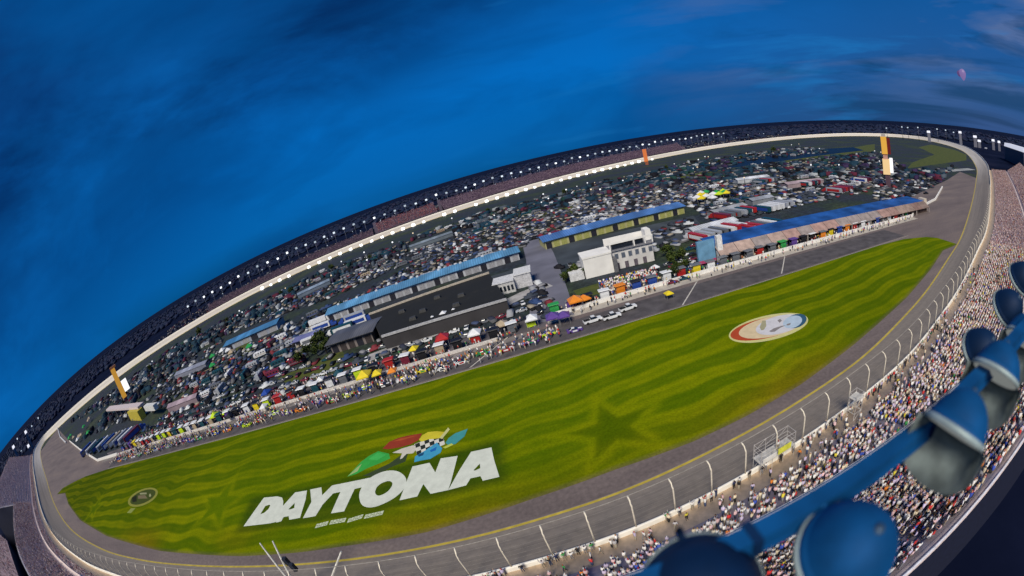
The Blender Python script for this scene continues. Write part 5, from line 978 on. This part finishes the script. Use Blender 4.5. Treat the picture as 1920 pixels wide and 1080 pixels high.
# trackside flood lamps along the inside of the back straight
tl = MB(); tl.box(-2.3, 2.3, -.5, .5, 1.3, 4.1, tx=.3); tlm = tl.mesh('lamp_panel'); tlm.materials.append(HEADW); tb = MB(); tb.box(-1.9, 1.9, -1.0, 1.0, 0, .7, tx=.2, ty=.2)
for x in (-1.5, 1.5): tb.tube([(x, .1, .6), (x, .1, 1.5)], .12, 6)
tbm = tb.mesh('stand'); tbm.materials.append(flat((.35, .36, .38)))
for k, s in enumerate(ring_range(330, -420, 18.5)):
    if random.random() < .12: continue
    p, A_, N_ = at_s(np.array([s])); q = p[0].copy(); q[:2] += N_[0]*33; q[2] = 0; t = empty('trackside_lamp', tuple(q), 'low white lit trackside lamp panel in the row inside the back straight', 'flood lamp', 'trackside lamps along the back straight', math.atan2(-q[0], q[1])); t.scale = (random.uniform(.9, 1.4),)*3; link('lamp_panel', tlm, None, t); link('stand', tbm, None, t)
pole3, h3 = mast_mesh(7, 1.5, 1.1); hm3 = h3.mesh('lamp_head'); hm3.materials.append(glow((.95, .96, 1.0), 1.2)); hm4 = h3.mesh('lamp_head'); hm4.materials.append(glow((1.0, .80, .55), 1.0)); pole3.materials.clear(); pole3.materials.append(flat((.06, .07, .09)))
for poly, n_, wh in ((FAR, 70, 'in the camping field by the back straight'), (MIDF, 50, 'among the cars of the middle infield')):
    for k, p in enumerate(scatter(poly, n_, 5)): mast(p, pole3, hm4 if k % 4 == 0 else hm3, f'small lit {"warm" if k % 4 == 0 else "white"} camp lamp {wh}', 'camp lamps in the infield', random.uniform(.7, 1.2))
# floodlit tents, masts and lots beyond the right-hand turn and the left-hand turn
for (px, z, w_, lab) in (((1741, 247), 14, 10, 'bright'), ((1800, 248), 14, 9, 'bright'), ((1828, 256), 12, 11, 'bright'), ((1836, 264), 10, 10, 'bright'), ((1862, 263), 12, 9, 'bright'), ((1873, 266), 12, 8, 'bright'), ((1849, 282), 8, 6, 'bright'), ((1662, 241), 14, 7, 'dim'), ((1691, 239), 14, 7, 'dim'), ((1702, 240), 14, 7, 'dim'), ((1721, 240), 14, 7, 'dim'), ((1757, 243), 14, 7, 'dim'), ((1773, 245), 14, 7, 'dim'), ((1788, 249), 14, 7, 'dim'),
                          ((53, 836), 8, 8, 'bright'), ((25, 838), 8, 9, 'bright'), ((48, 810), 8, 8, 'bright'), ((33, 824), 6, 7, 'dim'), ((60, 800), 8, 8, 'dim'), ((72, 785), 8, 6, 'dim'), ((40, 846), 4, 6, 'dim')):
    d = rays([px])[0]; dist_ = 1300 if px[0] > 1000 else 1150; p = d*dist_; p[2] = 0; zz_ = H+d[2]*dist_
    t = empty('lit_pavilion' if lab == 'bright' else 'light_mast', tuple(p), f'{lab} {"white lit pavilion" if lab == "bright" else "small lamp mast"} on the dark land beyond the {"right" if px[0] > 1000 else "left"} turn', 'pavilion' if lab == 'bright' else 'light mast', 'lights beyond the turns', math.atan2(-p[0], p[1]))
    if lab == 'bright':
        MB().box(-w_/2, w_/2, -4, 4, 0, max(3, zz_-3), tx=.4).build('wall', flat((.2, .2, .24)), t); mb = MB(); mb.add([(-w_/2-.6, -4.6, max(3, zz_-3)), (w_/2+.6, -4.6, max(3, zz_-3)), (w_/2+.6, 4.6, max(3, zz_-3)), (-w_/2-.6, 4.6, max(3, zz_-3)), (-w_/2, -1, zz_+3), (w_/2, -1, zz_+3), (w_/2, 1, zz_+3), (-w_/2, 1, zz_+3)], [(0, 1, 5, 4), (1, 2, 6, 5), (2, 3, 7, 6), (3, 0, 4, 7), (4, 5, 6, 7)]); mb.build('lit_roof', glow((.86, .88, 1.0), 1.0), t)  # roof glows by itself in place of floodlighting on it
    else: link('pole', pole2, None, t); link('lamp_head', hm2, None, t); t.scale = (1.6, 1.6, max(.25, zz_/24))
d0, d1 = rays([(1889, 268)])[0]*950, rays([(1926, 286)])[0]*800; p = (d0+d1)/2; t = empty('lit_hall', (p[0], p[1], 0), 'long low hall with a bright white roof edge at the far right', 'hall', None, math.atan2(d1[1]-d0[1], d1[0]-d0[0])); L_ = math.hypot(d1[0]-d0[0], d1[1]-d0[1]); zz_ = H+p[2]
MB().box(-L_/2, L_/2, -9, 9, 0, max(2, zz_-4)).build('wall', flat((.05, .05, .08)), t); MB().box(-L_/2, L_/2, -9.6, 9.6, max(2, zz_-4), zz_+3, ty=2).build('lit_roof', glow((.80, .82, .95), .7), t)  # roof brightness is its own glow, standing in for light on it

# ================================================================== trees
def crown_mesh(seed, n, rx, rz_t, leaf, palette):
    r = np.random.default_rng(seed); cl = r.normal(0, 1, (14, 3)); cl /= np.linalg.norm(cl, axis=1)[:, None]; cl *= r.uniform(.35, .95, (14, 1)); q = []
    c = cl[r.integers(0, 14, n)]+r.normal(0, .26, (n, 3)); c = c*[rx, rx, rz_t]; a = r.normal(0, 1, (n, 3)); a /= np.linalg.norm(a, axis=1)[:, None]; b_ = np.cross(a, r.normal(0, 1, (n, 3))); b_ /= np.linalg.norm(b_, axis=1)[:, None]; s = leaf*r.uniform(.5, 1.3, (n, 1))
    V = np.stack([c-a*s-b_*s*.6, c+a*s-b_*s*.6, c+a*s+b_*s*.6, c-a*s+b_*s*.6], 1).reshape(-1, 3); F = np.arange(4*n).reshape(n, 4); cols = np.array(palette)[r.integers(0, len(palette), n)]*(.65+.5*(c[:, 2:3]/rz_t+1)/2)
    me = fast_mesh('crown', V, F, cols); me.materials.append(VCROW); return me
CR = [crown_mesh(k, 420, 2.6, 2.2, .42, [(.030, .052, .010), (.050, .075, .012), (.016, .030, .008), (.07, .085, .02)]) for k in range(4)]
TR = []
for k in range(3):
    mb = MB(); mb.tube([(0, 0, 0), (.1, .05, 1.5), (.05*k, .1, 3.4)], [.26, .19, .08], 7)
    for a in (.3, 2.2, 4.1): mb.tube([(.08, .05, 1.7+.3*k), (math.cos(a)*1.3, math.sin(a)*1.3, 3.6)], [.10, .03], 5)
    me = mb.mesh('trunk', smooth=True); me.materials.append(flat((.05, .038, .028), .9)); TR.append(me)
def tree(p, s_, label, group):
    t = empty('tree', tuple(p), label, 'tree', group, random.uniform(0, 6.3)); t.scale = (s_, s_, s_*random.uniform(.85, 1.2)); link('trunk', random.choice(TR), None, t); c = link('crown', random.choice(CR), None, t); c.location = (0, 0, 4.2)
for px in ((1262, 498), (1270, 510), (1278, 492), (1288, 505), (1255, 482), (1266, 520)): tree(at(*px), random.uniform(.7, 1.0), 'small green tree beside the right end of the white building', 'trees right of the white building')
for px in ((1070, 522), (1080, 518), (1098, 520), (1062, 530)): tree(at(*px), random.uniform(.6, .8), 'small green tree at the left foot of the white building', 'trees left of the white building')
for p in scatter([(480, 700), (600, 640), (650, 655), (540, 720)], 9, 5): tree(p, random.uniform(.7, 1.1), 'green tree on the infield lawn left of the grey canopy', 'trees on the left lawn')
for p in scatter(FAR, 45, 7): tree(p, random.uniform(.8, 1.5), 'dark tree among motorhomes by the back straight', 'trees in the far infield')
for p in scatter(MIDF, 30, 6): tree(p, random.uniform(.7, 1.2), 'dark tree among the cars of the middle infield', 'trees in the middle infield')
# forest on the horizon, one mass
ico = bmesh.new(); bmesh.ops.create_icosphere(ico, subdivisions=1, radius=1.0); ico.verts.ensure_lookup_table(); IV = np.array([v.co[:] for v in ico.verts]); IF = np.array([[v.index for v in f.verts] for f in ico.faces]); ico.free()
n = 11000; ang = RNG.uniform(-.35, math.pi+.45, n); rr = np.concatenate([RNG.uniform(1350, 2600, n//2), RNG.uniform(2200, 5200, n-n//2)]); px_, py_ = rr*np.cos(ang), rr*np.sin(ang)
keep = np.ones(n, bool); rp = np.array(ring[::4, :2]); 
ell = ((px_-150)/1450)**2+((py_-430)/900)**2 > 1.0; px_, py_, rr = px_[ell], py_[ell], rr[ell]; n = len(px_)
hgt = RNG.uniform(5, 10.5, n); wdt = RNG.uniform(5, 11, n)*(1+rr/4000); V = (IV[None]+RNG.normal(0, .16, (n, 12, 3)))*np.stack([wdt, wdt, hgt*.62], 1)[:, None]+np.stack([px_, py_, hgt*.5], 1)[:, None]
fc = np.array([(.010, .018, .050), (.014, .022, .050), (.008, .016, .048), (.018, .020, .050)])[RNG.integers(0, 4, n)]  # blue haze of distance is put into the tree colours
o = link('forest', fast_mesh('forest', V.reshape(-1, 3), (IF[None]+12*np.arange(n)[:, None, None]).reshape(-1, 3), np.repeat(fc, 20, 0)), VCROW); tag(o, 'dark band of distant woodland along the whole horizon', 'woodland', None, 'stuff')
# dark car parks and roofs between the track and the woodland
q = []
for s in ring_range(1080, -880, 6.0):
    p, A_, N_ = at_s(np.array([s])); 
    for _ in range(7): d_ = RNG.uniform(60, 380); q.append((p[0][0]-N_[0][0]*d_, p[0][1]-N_[0][1]*d_, 0, RNG.uniform(0, 3.1)))
crowd('distant_vehicles', np.array(q), 'dark speckle of parked vehicles on the land beyond the back straight', vbox, vbig, [(.02, .025, .05), (.012, .012, .025), (.05, .04, .06), (.10, .11, .13), (.06, .02, .03)], [.3, .3, .2, .1, .1], 'vehicles')

# added glowing shape standing in for a pink lens ghost in the sky
d = Vector(rays([(1805, 139)])[0]); p = Vector((0, 0, H))+d*1500; t = empty('lens_ghost_glow', tuple(p), 'glowing pink and red shape added for a lens ghost in the dusk sky at upper right', 'lens_ghost', None, math.atan2(-d.x, d.y))
mb = MB(); mb.lathe([(.5, -22), (5, -17), (10, -8), (12.5, 2), (11, 10), (7, 15.5), (.3, 18)], 16); mb.build('pink_glow', glow((.20, .14, .33), 1.0), t, True); mb = MB(); mb.lathe([(.3, -10), (6, -6), (8.5, 2), (6, 9), (.3, 12)], 14, Matrix.Translation((-13, 8, 1))); mb.build('red_glow', glow((.10, .055, .17), 1.0), t, True)
